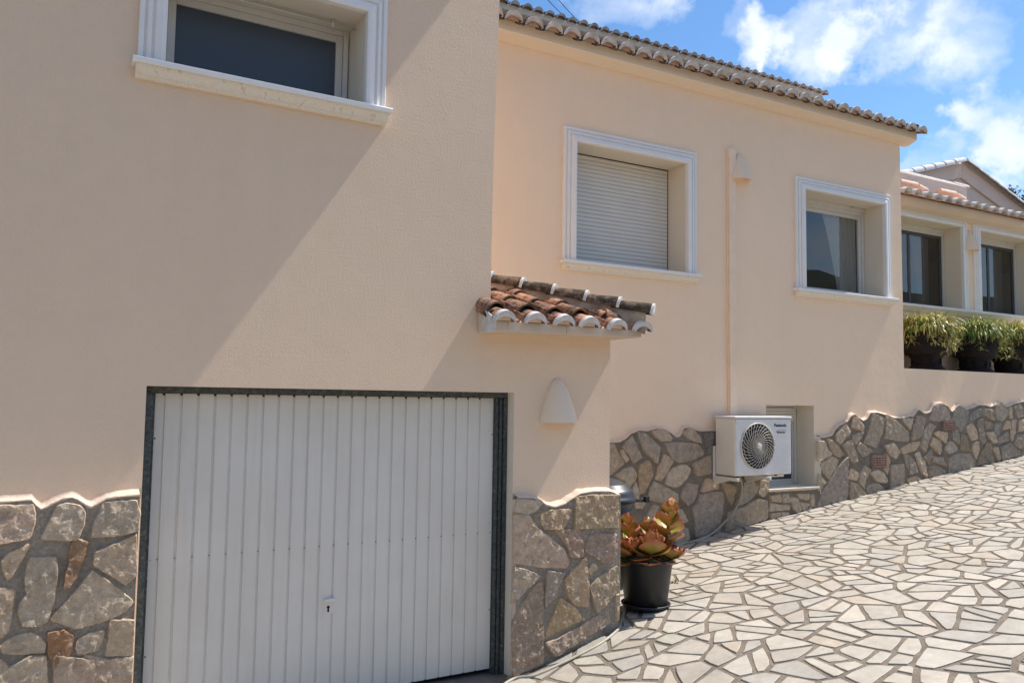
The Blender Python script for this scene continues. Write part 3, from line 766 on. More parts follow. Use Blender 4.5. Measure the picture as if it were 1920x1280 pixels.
# ---- side wing eave, roof and gable
ceave = .33
e0 = pB(1696, 352, ceave); e1 = pB(1908, 399, ceave); esp = (e1.x-e0.x)/12; ez = (e0.z+e1.z)/2
mb = MB(); mb.extr([(.0, .0), (-.06, .005), (-.16, .03), (-.22, .075), (-.235, .12), (-.235, .16), (-.2, .18), (.05, .22), (.05, 0)], (SB+.001, TC, zz(ez-.235)), (24, TC, zz(ez-.235)), (0, 1, 0), (0, 0, 1), smooth=False)
cc_ = mb.build('cornice', 'ledge', wC)
nn = int((23.5-e0.x)/esp)
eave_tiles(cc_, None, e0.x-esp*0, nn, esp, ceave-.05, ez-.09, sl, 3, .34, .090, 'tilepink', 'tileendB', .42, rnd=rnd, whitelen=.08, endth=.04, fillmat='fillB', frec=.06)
mb = MB(); mb.extr([(-.15, .17), (2.6, .17+2.75*math.tan(sl)), (2.6, .0), (-.15, .1)], (SB+.01, TC, zz(ez-.235)), (24, TC, zz(ez-.235)), (0, 1, 0), (0, 0, 1)); mb.build('roof', 'tilepink', wC)
# parapet with rough pink render behind the first tile courses
PT = 2.0
q0 = pB(1687, 313, PT); q1 = pB(1813, 346, PT)
mb = MB(); mb.box(SB+.3, q1.x, PT, PT+.3, zz(3.4), zz(q1.z-.03)); par = mb.build('parapet', 'plasterP', house, MB_, bevel=.03)
mb = MB(); x = SB+.35; k = 0
while x < q1.x-.1:
    L = .42; v = rnd.uniform(.9, 1.2)
    half_tile(mb, Vector((x+L, PT+.10, zz(q1.z-.05+rnd.uniform(-.01, .012)))), (-1, 0, .04), (0.04, 0, 1), L+.04, .075, .065, .014, (v, v*.98, v)); x += L-.03; k += 1
mb.build('coping_tiles', 'tileend', par)
# two little roof vents of curved tile
for px_, py_ in ((1706, 345), (1779, 362)):
    p = pB(px_, py_, 1.15); mb = MB()
    half_tile(mb, Vector((p.x+.42, 1.15, p.z+H-.07)), (-1, 0, .18), (.18, 0, 1), .24, .062, .065, .014, (1.15, 1.1, 1.05)); half_tile(mb, Vector((p.x+.15, 1.15, p.z+H-.015)), (-1, 0, .0), (.0, 0, 1), .44, .066, .062, .014, (1.1, 1.05, 1.0))
    mb.build('roof_vent', 'ventcap', wC)
# gable behind
GT = 3.2
ga = pB(1800, 306, GT); gl = pB(1728, 324, GT); gr = pB(1908, 388, GT); gl.z = ga.z-(ga.x-gl.x)*.29
slr = (ga.z-gr.z)/(gr.x-ga.x)
mb = MB(); xl, xr = ga.x-3.2, gr.x+.5; xw = pB(1872, 370, GT).x
mb.add([(xl, GT, zz(3.2)), (xw, GT, zz(3.2)), (xw, GT, zz(ga.z-.14-(xw-ga.x)*slr)), (ga.x, GT, zz(ga.z-.14)), (xl, GT, zz(ga.z-.14-3.2*.29))] +
       [(xl, GT+3, zz(3.2)), (xw, GT+3, zz(3.2)), (xw, GT+3, zz(ga.z-.14-(xw-ga.x)*slr)), (ga.x, GT+3, zz(ga.z-.14)), (xl, GT+3, zz(ga.z-.14-3.2*.29))],
       [(0, 1, 2, 3, 4), (1, 6, 7, 2), (2, 7, 8, 3), (3, 8, 9, 4)])
gab = mb.build('gable_wall', 'plasterP', house, MB_)
mb = MB()
def rake(mb, a, b2, w0, w1, t0, t1, th):
    (xa, za), (xb, zb) = a, b2
    vs = [(xa, t0, za), (xb, t0, zb), (xb, t0, zb-th), (xa, t0, za-th), (xa, t1, za), (xb, t1, zb), (xb, t1, zb-th), (xa, t1, za-th)]
    mb.add(vs, [(0, 3, 2, 1), (4, 5, 6, 7), (0, 1, 5, 4), (3, 7, 6, 2), (0, 4, 7, 3), (1, 2, 6, 5)])
rake(mb, (ga.x, zz(ga.z)), (xr, zz(ga.z-(xr-ga.x)*slr)), 0, 0, GT-.05, GT+3.1, .36)
rake(mb, (xl-.2, zz(ga.z-(3.4)*.29)), (ga.x-.001, zz(ga.z)), 0, 0, GT-.05, GT+3.1, .34)
gk = mb.build('gable_rake', 'plasterP', gab, bevel=.02)
mb = MB()
nst = int((xr-ga.x)/.36)
for k in range(nst):
    x = ga.x+.02+k*.36; z = ga.z-(x-ga.x)*slr
    half_tile(mb, Vector((x+.40, GT-.09, zz(z-.40*slr)+.01)), (-1, 0, slr), (slr, 0, 1), .42, .11, .095, .016, (1.15, 1.1, 1.1))
for k in range(9):
    x = ga.x-.02-k*.36; z = ga.z-(ga.x-x)*.29
    half_tile(mb, Vector((x-.40, GT-.09, zz(z-.40*.29)+.01)), (1, 0, .29), (-.29, 0, 1), .42, .11, .095, .016, (.45, .42, .42))
mb.build('verge_tiles', 'tileend', gk)

# ================================================================== STONE CLADDING
def tr(x0, y0, k, P): return [(x0+a/k, y0+b2/k) for a, b2 in P]
rs = random.Random(5)
PA_ = .062
def toA(s, o, z): return Vector((s, -o, z+H))
def mA(P): return [((q := pA(x, y, -PA_-.012)).x, q.z) for x, y in P]
Ls = [([(-60,160),(0,160),(100,165),(205,155),(222,210),(210,300),(185,365),(90,385),(0,400),(-60,405)], PINK),
 ([(365,165),(420,148),(500,160),(535,200),(530,270),(490,375),(400,378),(262,370),(300,290),(340,215)], GREY),
 ([(650,145),(860,130),(882,200),(870,320),(740,350),(580,358),(600,270),(640,200)], GREY),
 ([(600,460),(740,400),(860,345),(862,600),(795,660),(700,600),(595,535)], TAN),
 ([(465,372),(556,388),(545,450),(505,540),(490,600),(440,670),(408,685),(415,600),(440,520),(440,440)], RUST),
 ([(10,510),(70,455),(190,405),(165,450),(115,530),(80,600),(48,628),(20,570)], TAN),
 ([(190,492),(350,490),(362,560),(350,680),(330,800),(295,890),(250,918),(145,920),(120,850),(125,780),(170,720),(160,640),(175,540)], GREY),
 ([(583,572),(700,650),(840,770),(790,830),(690,880),(480,938),(318,878),(400,790),(490,690)], PALE),
 ([(-60,685),(0,683),(90,700),(75,840),(50,960),(0,1000),(-60,1010)], TAN),
 ([(0,1045),(90,985),(190,962),(250,990),(290,1040),(280,1085),(140,1100),(20,1090)], PALE),
 ([(305,965),(400,945),(465,985),(450,1060),(420,1150),(415,1200),(395,1230),(370,1215),(350,1150),(305,1110)], (.40, .20, .09)),
 ([(490,1010),(560,970),(658,950),(650,1000),(620,1070),(495,1105),(478,1060)], PALE),
 ([(700,885),(845,885),(835,1105),(670,1108),(690,1000)], TAN),
 ([(540,1105),(690,1135),(838,1118),(825,1278),(800,1400),(350,1400),(400,1290),(470,1190)], PINK),
 ([(110,1160),(190,1150),(275,1170),(300,1270),(310,1400),(60,1400),(75,1250)], GREY),
 ([(-60,1130),(0,1130),(50,1180),(68,1260),(40,1340),(-60,1400)], GREY)]
stones = [(mA(tr(0, 900, 3.369, P)), c) for P, c in Ls]
profL = [(-7, -.66), (-5.5, -.60), (-4.2, -.7), (-3, -.62), (-1.9, -.71), (-.9, -.6), (-.5, -.66)]+[((q := pA(x, y, -PA_)).x, q.z) for x, y in tr(0, 900, 3.369, [(0,140),(100,135),(210,125),(240,180),(270,190),(320,155),(400,120),(450,110),(500,125),(540,160),(575,175),(620,150),(680,115),(770,105),(885,95)])]
pal = [GREY, TAN, PALE, PINK, GREY, OCH, BLUE]
def generic(x0, x1, z0, z1, sp, prof, gap, avoid=None):
    out = []
    for c in cells(x0, x1, z0, z1, sp, .38, rs, 1.1):
        c = inset(c, gap)
        if len(c) < 3 or abs(area(c)) < .006: continue
        cx = sum(p[0] for p in c)/len(c); cz = sum(p[1] for p in c)/len(c)
        if min(p[0] for p in c) < x0 or max(p[0] for p in c) > x1 or max(p[1]-lerp_profile(prof, p[0]) for p in c) > -.02 or cz < z0: continue
        if avoid and avoid(cx, cz): continue
        out.append((c, rs.choice(pal)))
    return out
xL = pA(0, 1100, -PA_).x
stones += generic(-3.2, xL-.05, -2.2, -.6, .30, profL, .02)
stones += generic(xL-.2, GO[0]-.01, -2.25, -1.80, .25, profL, .02)
xe = GO[0]-.016
cladding('stone_cladding', wA, None, -7, xe, profL, lambda s: -2.4, PA_, stones, toA, rs, .0095, .0075, .010, label='stone cladding left of the garage door', mm='mortarA')
mb = MB(); mb.quad((xe, -PA_, zz(-2.4)), (xe, .06, zz(-2.4)), (xe, .06, zz(-.63)), (xe, -PA_, zz(-.63))); mb.build('cladding_edge', 'lip', wA)
# pier
Ps = [([(235,125),(300,122),(400,140),(350,195),(300,215),(222,205)], GREY),
 ([(215,215),(310,220),(350,290),(450,370),(530,430),(568,520),(550,552),(400,550),(218,522)], PINK),
 ([(390,215),(460,190),(578,185),(560,240),(525,310),(415,308),(395,270)], OCH),
 ([(610,110),(700,95),(870,95),(880,200),(870,295),(720,300),(600,308)], (.52, .38, .23)),
 ([(475,318),(560,310),(635,312),(652,400),(652,480),(580,488),(540,400)], (.50, .34, .24)),
 ([(700,345),(760,335),(868,345),(870,430),(845,515),(795,528),(725,480),(668,450)], (.48, .34, .27)),
 ([(670,480),(682,560),(692,690),(690,800),(650,795),(620,790),(600,790),(560,730),(540,625),(600,560)], OCH),
 ([(725,520),(745,550),(700,600),(688,565)], TAN),
 ([(870,545),(884,620),(880,690),(820,760),(745,835),(720,760),(692,670),(740,620)], (.48, .37, .25)),
 ([(220,548),(310,572),(382,605),(330,660),(270,720),(205,778)], GREY),
 ([(425,575),(538,588),(510,650),(480,740),(415,800),(420,690)], (.40, .34, .28)),
 ([(370,650),(400,645),(402,800),(400,1150),(300,1200),(215,1240),(210,900),(260,800),(330,700)], (.44, .33, .25)),
 ([(510,745),(600,800),(655,875),(560,920),(480,965),(415,1000),(440,920),(475,830)], (.50, .36, .2)),
 ([(800,825),(855,885),(780,930),(640,1010),(560,1060),(470,1108),(415,1030),(480,1005),(620,930)], PINK),
 ([(862,730),(880,720),(888,870),(865,890)], TAN)]
stones = [(mA(tr(900, 900, 3.37, P)), c) for P, c in Ps]
# keep stones on the pier
XR = 4.135
stones = [([(min(x, XR-.012), z) for x, z in P], c) for P, c in stones]
profP = [((q := pA(x, y, -PA_)).x, q.z) for x, y in tr(900, 900, 3.37, [(218,112),(260,108),(330,112),(380,130),(430,160),(480,170),(530,155),(590,115),(640,85),(720,72),(820,72),(885,95)])]
XL = GO[1]+.003
bed = cladding('stone_cladding', wA, None, XL, XR, profP, lambda s: -2.4, PA_, stones, toA, rs, .0095, .0085, .010, label='stone cladding on the pier beside the garage door', mm='mortarA')
mb = MB(); zt = zz(profP[-1][1])
pts = [(XR, -PA_+.004), (XR+.016, -PA_+.016), (XR+.02, -PA_+.05), (XR+.02, 2.0)]
for (xa, ya), (xb, yb) in zip(pts, pts[1:]): mb.quad((xa, ya, zz(-2.4)), (xb, yb, zz(-2.4)), (xb, yb, zt), (xa, ya, zt))
mb.build('cladding_return', 'mortar', bed)
mb = MB()
for (xa, ya), (xb, yb) in zip(pts, pts[1:]): mb.add([(xa, ya, zt), (xb, yb, zt), (PX-.002, yb if yb > .1 else -.0, zt+.045), (PX-.002, ya if ya > .1 else -.001, zt+.045)], [(0, 1, 2, 3)])
mb.build('plaster_lip', 'lip', bed)
mb = MB(); mb.quad((XL, -PA_, zz(-2.4)), (XL, 0, zz(-2.4)), (XL, 0, zz(-.76)), (XL, -PA_, zz(-.76))); mb.build('cladding_edge', 'lip', bed)

# main wall base
PB_ = .055
def toB(s, o, z): return Vector((s, -o, z+H))
def mB(P): return [((q := pB(x, y, -PB_-.01)).x, q.z) for x, y in P]
B1 = [([(20,235),(60,240),(100,330),(145,405),(80,460),(20,505),(-40,505),(-40,235)], TAN),
 ([(125,260),(210,170),(250,250),(295,355),(220,405),(180,340),(140,300)], (.42,.34,.27)),
 ([(110,290),(135,290),(185,370),(150,400),(115,330)], GREY),
 ([(262,135),(330,150),(400,215),(450,265),(425,410),(370,360),(300,290)], (.42,.36,.29)),
 ([(385,130),(460,115),(520,140),(550,185),(545,215),(460,215),(400,170)], GREY),
 ([(645,145),(690,100),(750,125),(800,190),(812,230),(740,215),(680,190)], GREY),
 ([(480,225),(600,225),(770,235),(825,300),(825,330),(740,370),(620,400),(545,370),(510,290)], (.42,.36,.30)),
 ([(480,328),(520,340),(560,385),(520,470),(460,555),(410,540),(430,440)], TAN),
 ([(345,375),(375,410),(388,500),(350,590),(315,660),(275,670),(258,500),(275,410)], (.46,.33,.2)),
 ([(65,510),(130,460),(210,430),(250,500),(230,560),(190,610),(150,560)], GREY),
 ([(200,640),(240,550),(270,640),(268,720),(215,715)], GREY),
 ([(555,450),(620,420),(670,415),(712,450),(680,530),(600,610),(540,600),(495,580),(510,500)], GREY),
 ([(730,405),(800,370),(880,335),(885,490),(770,515),(745,470)], (.44,.35,.26)),
 ([(400,560),(480,600),(610,670),(600,740),(560,760),(440,740),(345,710),(360,620)], (.46,.38,.29)),
 ([(680,570),(780,590),(765,680),(740,730),(680,770),(660,740),(620,700),(650,620)], (.44,.37,.30)),
 ([(850,530),(955,560),(950,625),(860,645),(800,650),(820,580)], TAN),
 ([(970,560),(1050,580),(1100,610),(1070,740),(1060,770),(1020,690),(990,620)], (.44,.35,.25)),
 ([(930,640),(985,650),(998,700),(980,850),(970,1000),(900,1035),(755,1040),(740,900),(720,790),(760,740),(780,670)], (.42,.36,.31)),
 ([(1170,560),(1240,545),(1290,600),(1280,650),(1220,720),(1160,755),(1090,765),(1120,700),(1150,620)], (.43,.39,.33)),
 ([(1310,550),(1380,555),(1375,640),(1330,695),(1290,660)], PALE),
 ([(1290,705),(1360,720),(1370,800),(1360,880),(1250,920),(1020,1000),(1015,950),(1030,830),(1150,780)], (.46,.38,.29)),
 ([(390,760),(440,770),(420,870),(350,900),(325,870)], (.44,.36,.30)),
 ([(230,740),(310,700),(320,740),(300,790),(240,790)], GREY),
 ([(600,950),(690,960),(705,1060),(640,1090),(580,1100)], GREY),
 ([(560,790),(640,800),(690,900),(600,930),(540,900)], TAN),
 ([(1390,740),(1470,760),(1560,760),(1560,800),(1380,815)], PALE), ([(1390,682),(1480,672),(1490,735),(1400,728)], TAN),
 ([(1565,700),(1630,700),(1660,800),(1620,830),(1590,790)], GREY), ([(1500,670),(1550,665),(1560,740),(1500,740)], GREY),
 ([(1645,735),(1730,750),(1680,815)], GREY), ([(1620,670),(1730,666),(1720,720),(1650,705)], TAN),
 ([(1738,670),(1770,672),(1768,770),(1745,770)], PALE), ([(1400,830),(1480,825),(1480,870),(1400,890)], PALE),
 ([(1490,822),(1550,825),(1550,850),(1490,866)], TAN), ([(1690,815),(1740,780),(1760,795),(1700,835)], GREY),
 ([(815,150),(905,130),(890,310),(850,320)], (.2,.2,.2))]
B2 = [([(65,425),(130,425),(150,480),(205,550),(110,605),(65,600)], GREY), ([(150,405),(190,410),(250,460),(312,550),(270,578),(220,560),(180,500)], (.42,.32,.22)),
 ([(235,375),(330,270),(370,320),(355,370),(270,455),(240,420)], GREY), ([(400,200),(450,220),(500,290),(490,335),(380,300)], PINK),
 ([(385,370),(490,345),(470,400),(420,465),(400,430)], (.40,.34,.27)), ([(300,455),(380,410),(410,500),(440,610),(400,640),(350,560)], (.44,.36,.28)),
 ([(580,170),(680,215),(660,350),(610,490),(495,445),(540,330)], (.42,.36,.28)), ([(700,195),(800,240),(915,350),(910,430),(800,425),(685,400)], (.40,.34,.27)),
 ([(850,220),(950,220),(920,325)], GREY), ([(465,440),(580,520),(500,570),(480,575),(425,490)], (.38,.33,.27)),
 ([(95,640),(200,565),(260,600),(230,680),(170,775),(110,700)], GREY), ([(335,570),(345,700),(340,960),(250,1010),(150,1035),(60,1050),(110,900),(200,740),(270,640)], (.41,.36,.32)),
 ([(80,730),(150,800),(90,885),(75,880)], PALE), ([(380,675),(450,720),(430,790),(350,770),(360,700)], TAN), ([(500,650),(555,690),(510,790),(500,870),(450,810),(455,740)], GREY),
 ([(370,805),(440,820),(510,910),(480,940),(365,965)], (.42,.34,.25)), ([(555,720),(620,690),(680,720),(720,790),(700,815),(620,800)], GREY), ([(540,830),(630,815),(690,880),(600,915),(525,935),(522,860)], (.40,.34,.28)),
 ([(740,650),(860,635),(870,700),(865,845),(740,875)], (.42,.36,.28)), ([(690,470),(770,440),(830,530),(790,590),(740,560)], PALE), ([(830,500),(900,450),(1010,430),(980,510),(850,545)], TAN),
 ([(865,545),(920,560),(985,660),(985,715),(915,740),(890,650)], (.42,.36,.3)), ([(665,560),(700,540),(740,600),(720,740),(690,700),(670,640)], TAN), ([(895,770),(960,745),(1034,780),(980,800),(895,830)], TAN)]
B3 = [([(60,230),(110,225),(160,255),(110,450),(60,480),(0,500),(10,350)], (.42,.36,.28)), ([(250,110),(330,100),(400,170),(425,280),(300,288),(195,270),(230,160)], (.42,.36,.32)),
 ([(470,180),(540,120),(615,180),(610,270),(545,400),(520,380),(445,290)], (.32,.31,.29)), ([(195,300),(260,340),(220,420),(150,630),(90,560),(140,400)], (.42,.36,.29)), ([(230,460),(320,500),(325,600),(310,655),(200,540)], TAN),
 ([(290,395),(400,410),(380,530),(330,490),(240,420)], TAN), ([(400,505),(450,510),(500,575),(480,620),(400,645),(360,600)], BLUE), ([(440,340),(500,370),(530,470),(520,535),(440,490)], (.34,.30,.24)),
 ([(535,430),(600,445),(640,620),(525,600)], (.34,.28,.21)), ([(635,220),(700,160),(770,155),(765,215),(640,300),(630,270)], (.30,.30,.28)), ([(780,150),(900,160),(910,200),(900,285),(775,210)], (.34,.29,.22)),
 ([(915,130),(980,85),(1045,170),(1040,230),(990,290),(930,260)], BLUE), ([(710,265),(775,265),(780,340),(810,510),(765,550),(730,450)], (.34,.30,.25)), ([(600,350),(660,305),(700,380),(715,480),(660,500),(610,400)], GREY),
 ([(790,280),(870,300),(890,330),(880,370),(800,375)], (.36,.3,.24)), ([(900,310),(980,305),(945,460),(895,380)], (.3,.29,.27)), ([(815,410),(900,400),(935,510),(900,530),(850,480)], GREY), ([(990,380),(1040,280),(1070,280),(1075,370)], TAN),
 ([(1065,140),(1095,130),(1095,260),(1065,265)], GREY), ([(1115,130),(1190,105),(1215,150),(1215,230),(1160,255)], (.36,.31,.25)), ([(1085,270),(1140,270),(1130,400),(1105,510),(1080,470)], GREY), ([(950,470),(1050,395),(1060,500),(950,530)], (.34,.3,.27)),
 ([(1170,280),(1240,270),(1240,390),(1165,400)], GREY), ([(1150,440),(1240,430),(1240,570),(1180,585),(1118,540)], (.34,.29,.23)), ([(965,570),(1080,520),(1190,620),(1190,660),(980,710)], (.33,.3,.26)), ([(880,575),(950,570),(970,700),(940,725)], GREY),
 ([(820,510),(865,520),(860,600),(900,740),(710,780),(740,660)], (.34,.28,.21)), ([(690,500),(730,510),(735,620),(710,710),(660,600),(670,530)], TAN), ([(400,690),(480,645),(635,640),(690,720),(680,790),(400,870)], (.34,.31,.27)),
 ([(230,670),(340,680),(385,780),(230,730)], (.37,.31,.25)), ([(205,775),(290,775),(370,830),(375,870),(190,915),(185,830)], (.38,.32,.25)), ([(205,580),(230,660),(195,760),(130,690)], (.36,.31,.25)),
 ([(80,615),(150,740),(175,860),(165,905),(110,850),(35,650)], GREY), ([(-30,680),(20,700),(60,780),(50,850),(-30,865)], (.38,.34,.29)), ([(0,510),(90,520),(60,590),(-30,630)], TAN)]
stones = [(mB(tr(1140, 780, 4.571, P)), c) for P, c in B1]+[(mB(tr(1520, 740, 4.924, P)), c) for P, c in B2]+[(mB(tr(1710, 740, 5.819, P)), c) for P, c in B3]
pr = tr(1140, 780, 4.571, [(20,225),(100,222),(150,195),(210,145),(270,120),(340,125),(420,105),(480,112),(530,140),(600,180),(630,165),(655,100),(700,98),(780,125),(900,125),(1100,140),(1300,120),(1500,150)])
pr1 = tr(1520, 740, 4.924, [(60,395),(130,390),(200,375),(240,310),(280,275),(340,250),(380,195),(410,180),(450,215),(490,240),(520,225),(560,165),(620,165),(700,185),(780,215),(850,215),(940,210)])
pr2 = tr(1710, 740, 5.819, [(0,230),(75,165),(150,205),(200,190),(260,100),(330,92),(390,120),(440,185),(520,115),(600,165),(660,140),(740,110),(800,115),(860,130),(920,110),(970,85),(1040,130),(1130,95),(1222,75)])
def mp(P): return [((q := pB(x, y, -PB_)).x, q.z) for x, y in P]
profB = [(3.9, -.52), (4.5, -.46), (5.0, -.55)]+mp(pr)+mp(pr1)+mp(pr2)
xl_ = profB[-1][0]; profB += [(xl_+.35, .0), (xl_+.8, .16), (xl_+1.3, .08), (xl_+2, .25), (xl_+3.2, .2), (xl_+5, .45), (24, 1.0)]
profB = sorted(profB); cl = [profB[0]]
for q in profB[1:]:
    if q[0] > cl[-1][0]+.01: cl.append(q)
profB = cl
VENTS = [(9.836, 10.097, -.847, -.723), (11.41, 11.669, -.353, -.254)]
stones += generic(4.1, 5.42, -2.0, -.4, .30, profB, .02)
stones += generic(xl_+.02, 20, -.9, .9, .33, profB, .025)
gB = lambda s: G(*( (MB_ @ Vector((s, -.06, 0))).xy))-H-.08
s_l = [q for q in stones if sum(p[0] for p in q[0])/len(q[0]) < SW[0]+.03]
s_r = [q for q in stones if sum(p[0] for p in q[0])/len(q[0]) > SW[1]+.03]
s_m = [q for q in stones if q not in s_l and q not in s_r]
ST = dict(rnd=rs, step=.016, amp=.009, hgt=.010, matst='stoneF')
bedB = cladding('stone_cladding', wB, None, 3.9, SW[0]-.004, profB, gB, PB_, s_l, toB, label='stone cladding behind the potted succulent', **ST)
bedB2 = cladding('stone_cladding', wB, None, SW[0]-.004, SW[1]+.055, [(SW[0]-.1, SW[2]-.035), (SW[1]+.2, SW[2]-.035)], gB, PB_, s_m, toB, capw=.004, label='small stones under the basement window', **ST)
bedB3 = cladding('stone_cladding', wB, None, SW[1]+.055, 22, profB, gB, PB_, s_r, toB, label='long stone base rising beside the paved ramp', **ST)
mb = MB(); z1_ = zz(lerp_profile(profB, SW[1]+.08))
mb.quad((SW[1]+.055, -PB_-.003, zz(-1.7)), (SW[1]+.001, 0.0, zz(-1.7)), (SW[1]+.001, 0.0, z1_+.03), (SW[1]+.055, -PB_-.003, z1_)); mb.build('cladding_edge', 'reveal', bedB3)
mb = MB(); z1_ = zz(lerp_profile(profB, SW[0]-.03)); mb.quad((SW[0]-.004, -PB_, zz(-1.7)), (SW[0]-.004, 0, zz(-1.7)), (SW[0]-.004, 0, z1_), (SW[0]-.004, -PB_, z1_)); mb.build('cladding_edge', 'reveal', bedB)
# air bricks
for a, b2, c, d in VENTS:
    mb = MB(); mb.box(a-.03, b2+.03, -PB_-.016, -PB_+.02, zz(c-.03), zz(d+.03)); fr_ = mb.build('air_brick', 'mortar', bedB3, bevel=.008)
    mb = MB(); mb.box(a, b2, -PB_-.0175, -PB_-.010, zz(c), zz(d)); mb.build('hole_shade', 'dark', fr_)  # flat black slab paints the shade inside the brick's holes
    mb = MB(); nzv = 4 if c < -.5 else 3
    for k in range(nzv+1): z = c+(d-c)*k/nzv; mb.box(a, b2, -PB_-.026, -PB_-.018, zz(z-.006), zz(z+.006))
    for k in range(9): x = a+(b2-a)*k/8; mb.box(x-.006, x+.006, -PB_-.0255, -PB_-.018, zz(c), zz(d))
    mb.build('lattice', 'vent', fr_)

# ================================================================== GROUND + PAVING
def grid_ground(name, xs, ys, dz, mat):
    mb = MB(); vs = [(x, y, G(x, y)+dz) for y in ys for x in xs]; n = len(xs)
    mb.add(vs, [(j*n+i, j*n+i+1, (j+1)*n+i+1, (j+1)*n+i) for j in range(len(ys)-1) for i in range(n-1)], None, True)
    return mb.build(name, mat)
xs = [-400, -150, -60, -30, -15, -8]+[-4+.25*i for i in range(100)]+[22+2*i for i in range(12)]+[60, 100, 200, 400]
ys = [-400, -150, -60, -30, -15, -10]+[-8+.5*i for i in range(22)]+[4, 8, 20, 60, 200, 400]
ground = grid_ground('ground', xs, ys, 0, 'joint'); tag(ground, kind='structure', label='grey brown mortar bed of the crazy paved ramp')
rp = random.Random(11)
mb = MB(); cnt = 0
PCOL = [(.54, .48, .41), (.52, .465, .40), (.57, .515, .44), (.49, .455, .405), (.52, .475, .41), (.54, .49, .415), (.50, .465, .40), (.53, .455, .37), (.56, .515, .45)]
for c in cells(-4, 19, -7.2, 2.2, .44, .42, rp):
    for q in split(c, .064, rp):
        q = inset(q, .0145)
        if len(q) < 3 or abs(area(q)) < .0035: continue
        cx = sum(p[0] for p in q)/len(q); cy = sum(p[1] for p in q)/len(q)
        if cx < PX and cy > -.02: continue
        if cy > 1.97-.0258*cx: continue
        ring = resample(q, .07, .004, rp); n = len(ring)
        # round the corners a touch
        ring = [((ring[i-1][0]*.06+ring[i][0]*.88+ring[(i+1) % n][0]*.06), (ring[i-1][1]*.06+ring[i][1]*.88+ring[(i+1) % n][1]*.06)) for i in range(n)]
        inn = offs(ring, .0035); tz = rp.uniform(.006, .010); tx, ty = rp.uniform(-.006, .006), rp.uniform(-.006, .006)
        f = lambda p, h_: (p[0], p[1], G(p[0], p[1])+h_+(p[0]-cx)*tx+(p[1]-cy)*ty)
        col = rp.choice(PCOL); v = rp.uniform(.84, 1.02); col = (col[0]*v, col[1]*v*.985, col[2]*v*.95)
        mb.add([f(p, -.006) for p in ring]+[f(p, tz-.002) for p in ring]+[f(p, tz) for p in inn],
               [(i, (i+1) % n, n+(i+1) % n, n+i) for i in range(n)]+[(n+i, n+(i+1) % n, 2*n+(i+1) % n, 2*n+i) for i in range(n)]+[tuple(2*n+i for i in range(n))], col)
        cnt += 1
pav = mb.build('paving', 'paver'); tag(pav, kind='structure', label='pale limestone crazy paving sloping up to the right')
# simple hillside added unseen behind the viewer, to show dark in window reflections
mb = MB(); vs = []; nx_ = 60
for j in range(8):
    for i in range(nx_):
        x = -60+i*4.2; y = -40-j*9
        hz = 0 if j == 0 else (11+j*2.2+5.0*noise.noise(Vector((x*.05, y*.05, 1)))+1.2*noise.noise(Vector((x*.2, y*.2, 5))))
        vs.append((x, y, hz+1.0*math.sin(x*.03)))
mb.add(vs, [(j*nx_+i, j*nx_+i+1, (j+1)*nx_+i+1, (j+1)*nx_+i) for j in range(7) for i in range(nx_-1)], None, True)
hl = mb.build('reflection_hill', 'hill'); tag(hl, kind='structure', label='simple dark hillside added behind the viewer for the window reflections')

# ================================================================== THINGS ON THE WALLS
def sconce(M4, label):
    r_ = empty('wall_lamp', label, 'wall lamp', M4, 'plaster wall lamps')
    mb = MB(); hh, wd, dp = .345, .165, .15
    n = 24; prof = [(0.0, .06), (.02, .16), (.07, .26), (.17, .40), (.32, .56), (.5, .71), (.7, .85), (.86, .94), (1., 1.)]
    vs = []
    for v, k in prof:
        for i in range(n+1):
            a = math.pi*i/n; vs.append((-math.cos(a)*wd*k, -math.sin(a)*dp*k, hh*(1-v)))
    m_ = n+1
    fs = [(j*m_+i, j*m_+i+1, (j+1)*m_+i+1, (j+1)*m_+i) for j in range(len(prof)-1) for i in range(n)]
    mb.add(vs, fs, None, True); mb.add(vs[:m_], [tuple(range(m_))], None)
    bs_ = len(prof)-1
    low = vs[bs_*m_:]; lin = [(x*.90, y*.90, z) for x, y, z in low]; lup = [(x*.8, y*.8, z+.06) for x, y, z in lin]
    mb.add(low+lin+lup, [(i, m_+i, m_+i+1, i+1) for i in range(n)]+[(m_+i, 2*m_+i, 2*m_+i+1, m_+i+1) for i in range(n)]+[tuple(2*m_+i for i in range(m_))])
    mb.build('lamp_shade', 'lamp', r_)
    mb = MB(); mb.box(-.045, .045, -.035, -.001, .04, .059); mb.build('lamp_holder', 'white', r_)
    return r_
q = pA(1043.5, 789, 0)
sconce(Matrix.Translation((q.x+.005, -.0005, q.z+H-.01)), 'bell shaped plaster lamp on the pier beside the garage door')
q = pB(1394, 336, -.06)
sconce(TB(q.x-.02, -.0005, q.z-.01), 'bell shaped plaster lamp at the top of the wall conduit between the two big windows')
q = pB(1826, 469, TC-.07)
sconce(TB(q.x-.02, TC-.0005, q.z), 'bell shaped plaster lamp between the two windows above the flower ledge')

# conduit
px0, px1 = 7.262, 7.372
mb = MB(); mb.box(px0, px1, -.045, -.0006, zz(-.24), zz(3.13)); mb.box(px0-.014, px0-.001, -.02, -.0006, zz(-.24), zz(3.10))
cd = mb.build('conduit', 'pipe', None, MB_, bevel=.006); tag(cd, 'peach painted square conduit running down the wall to the air conditioner', 'conduit')

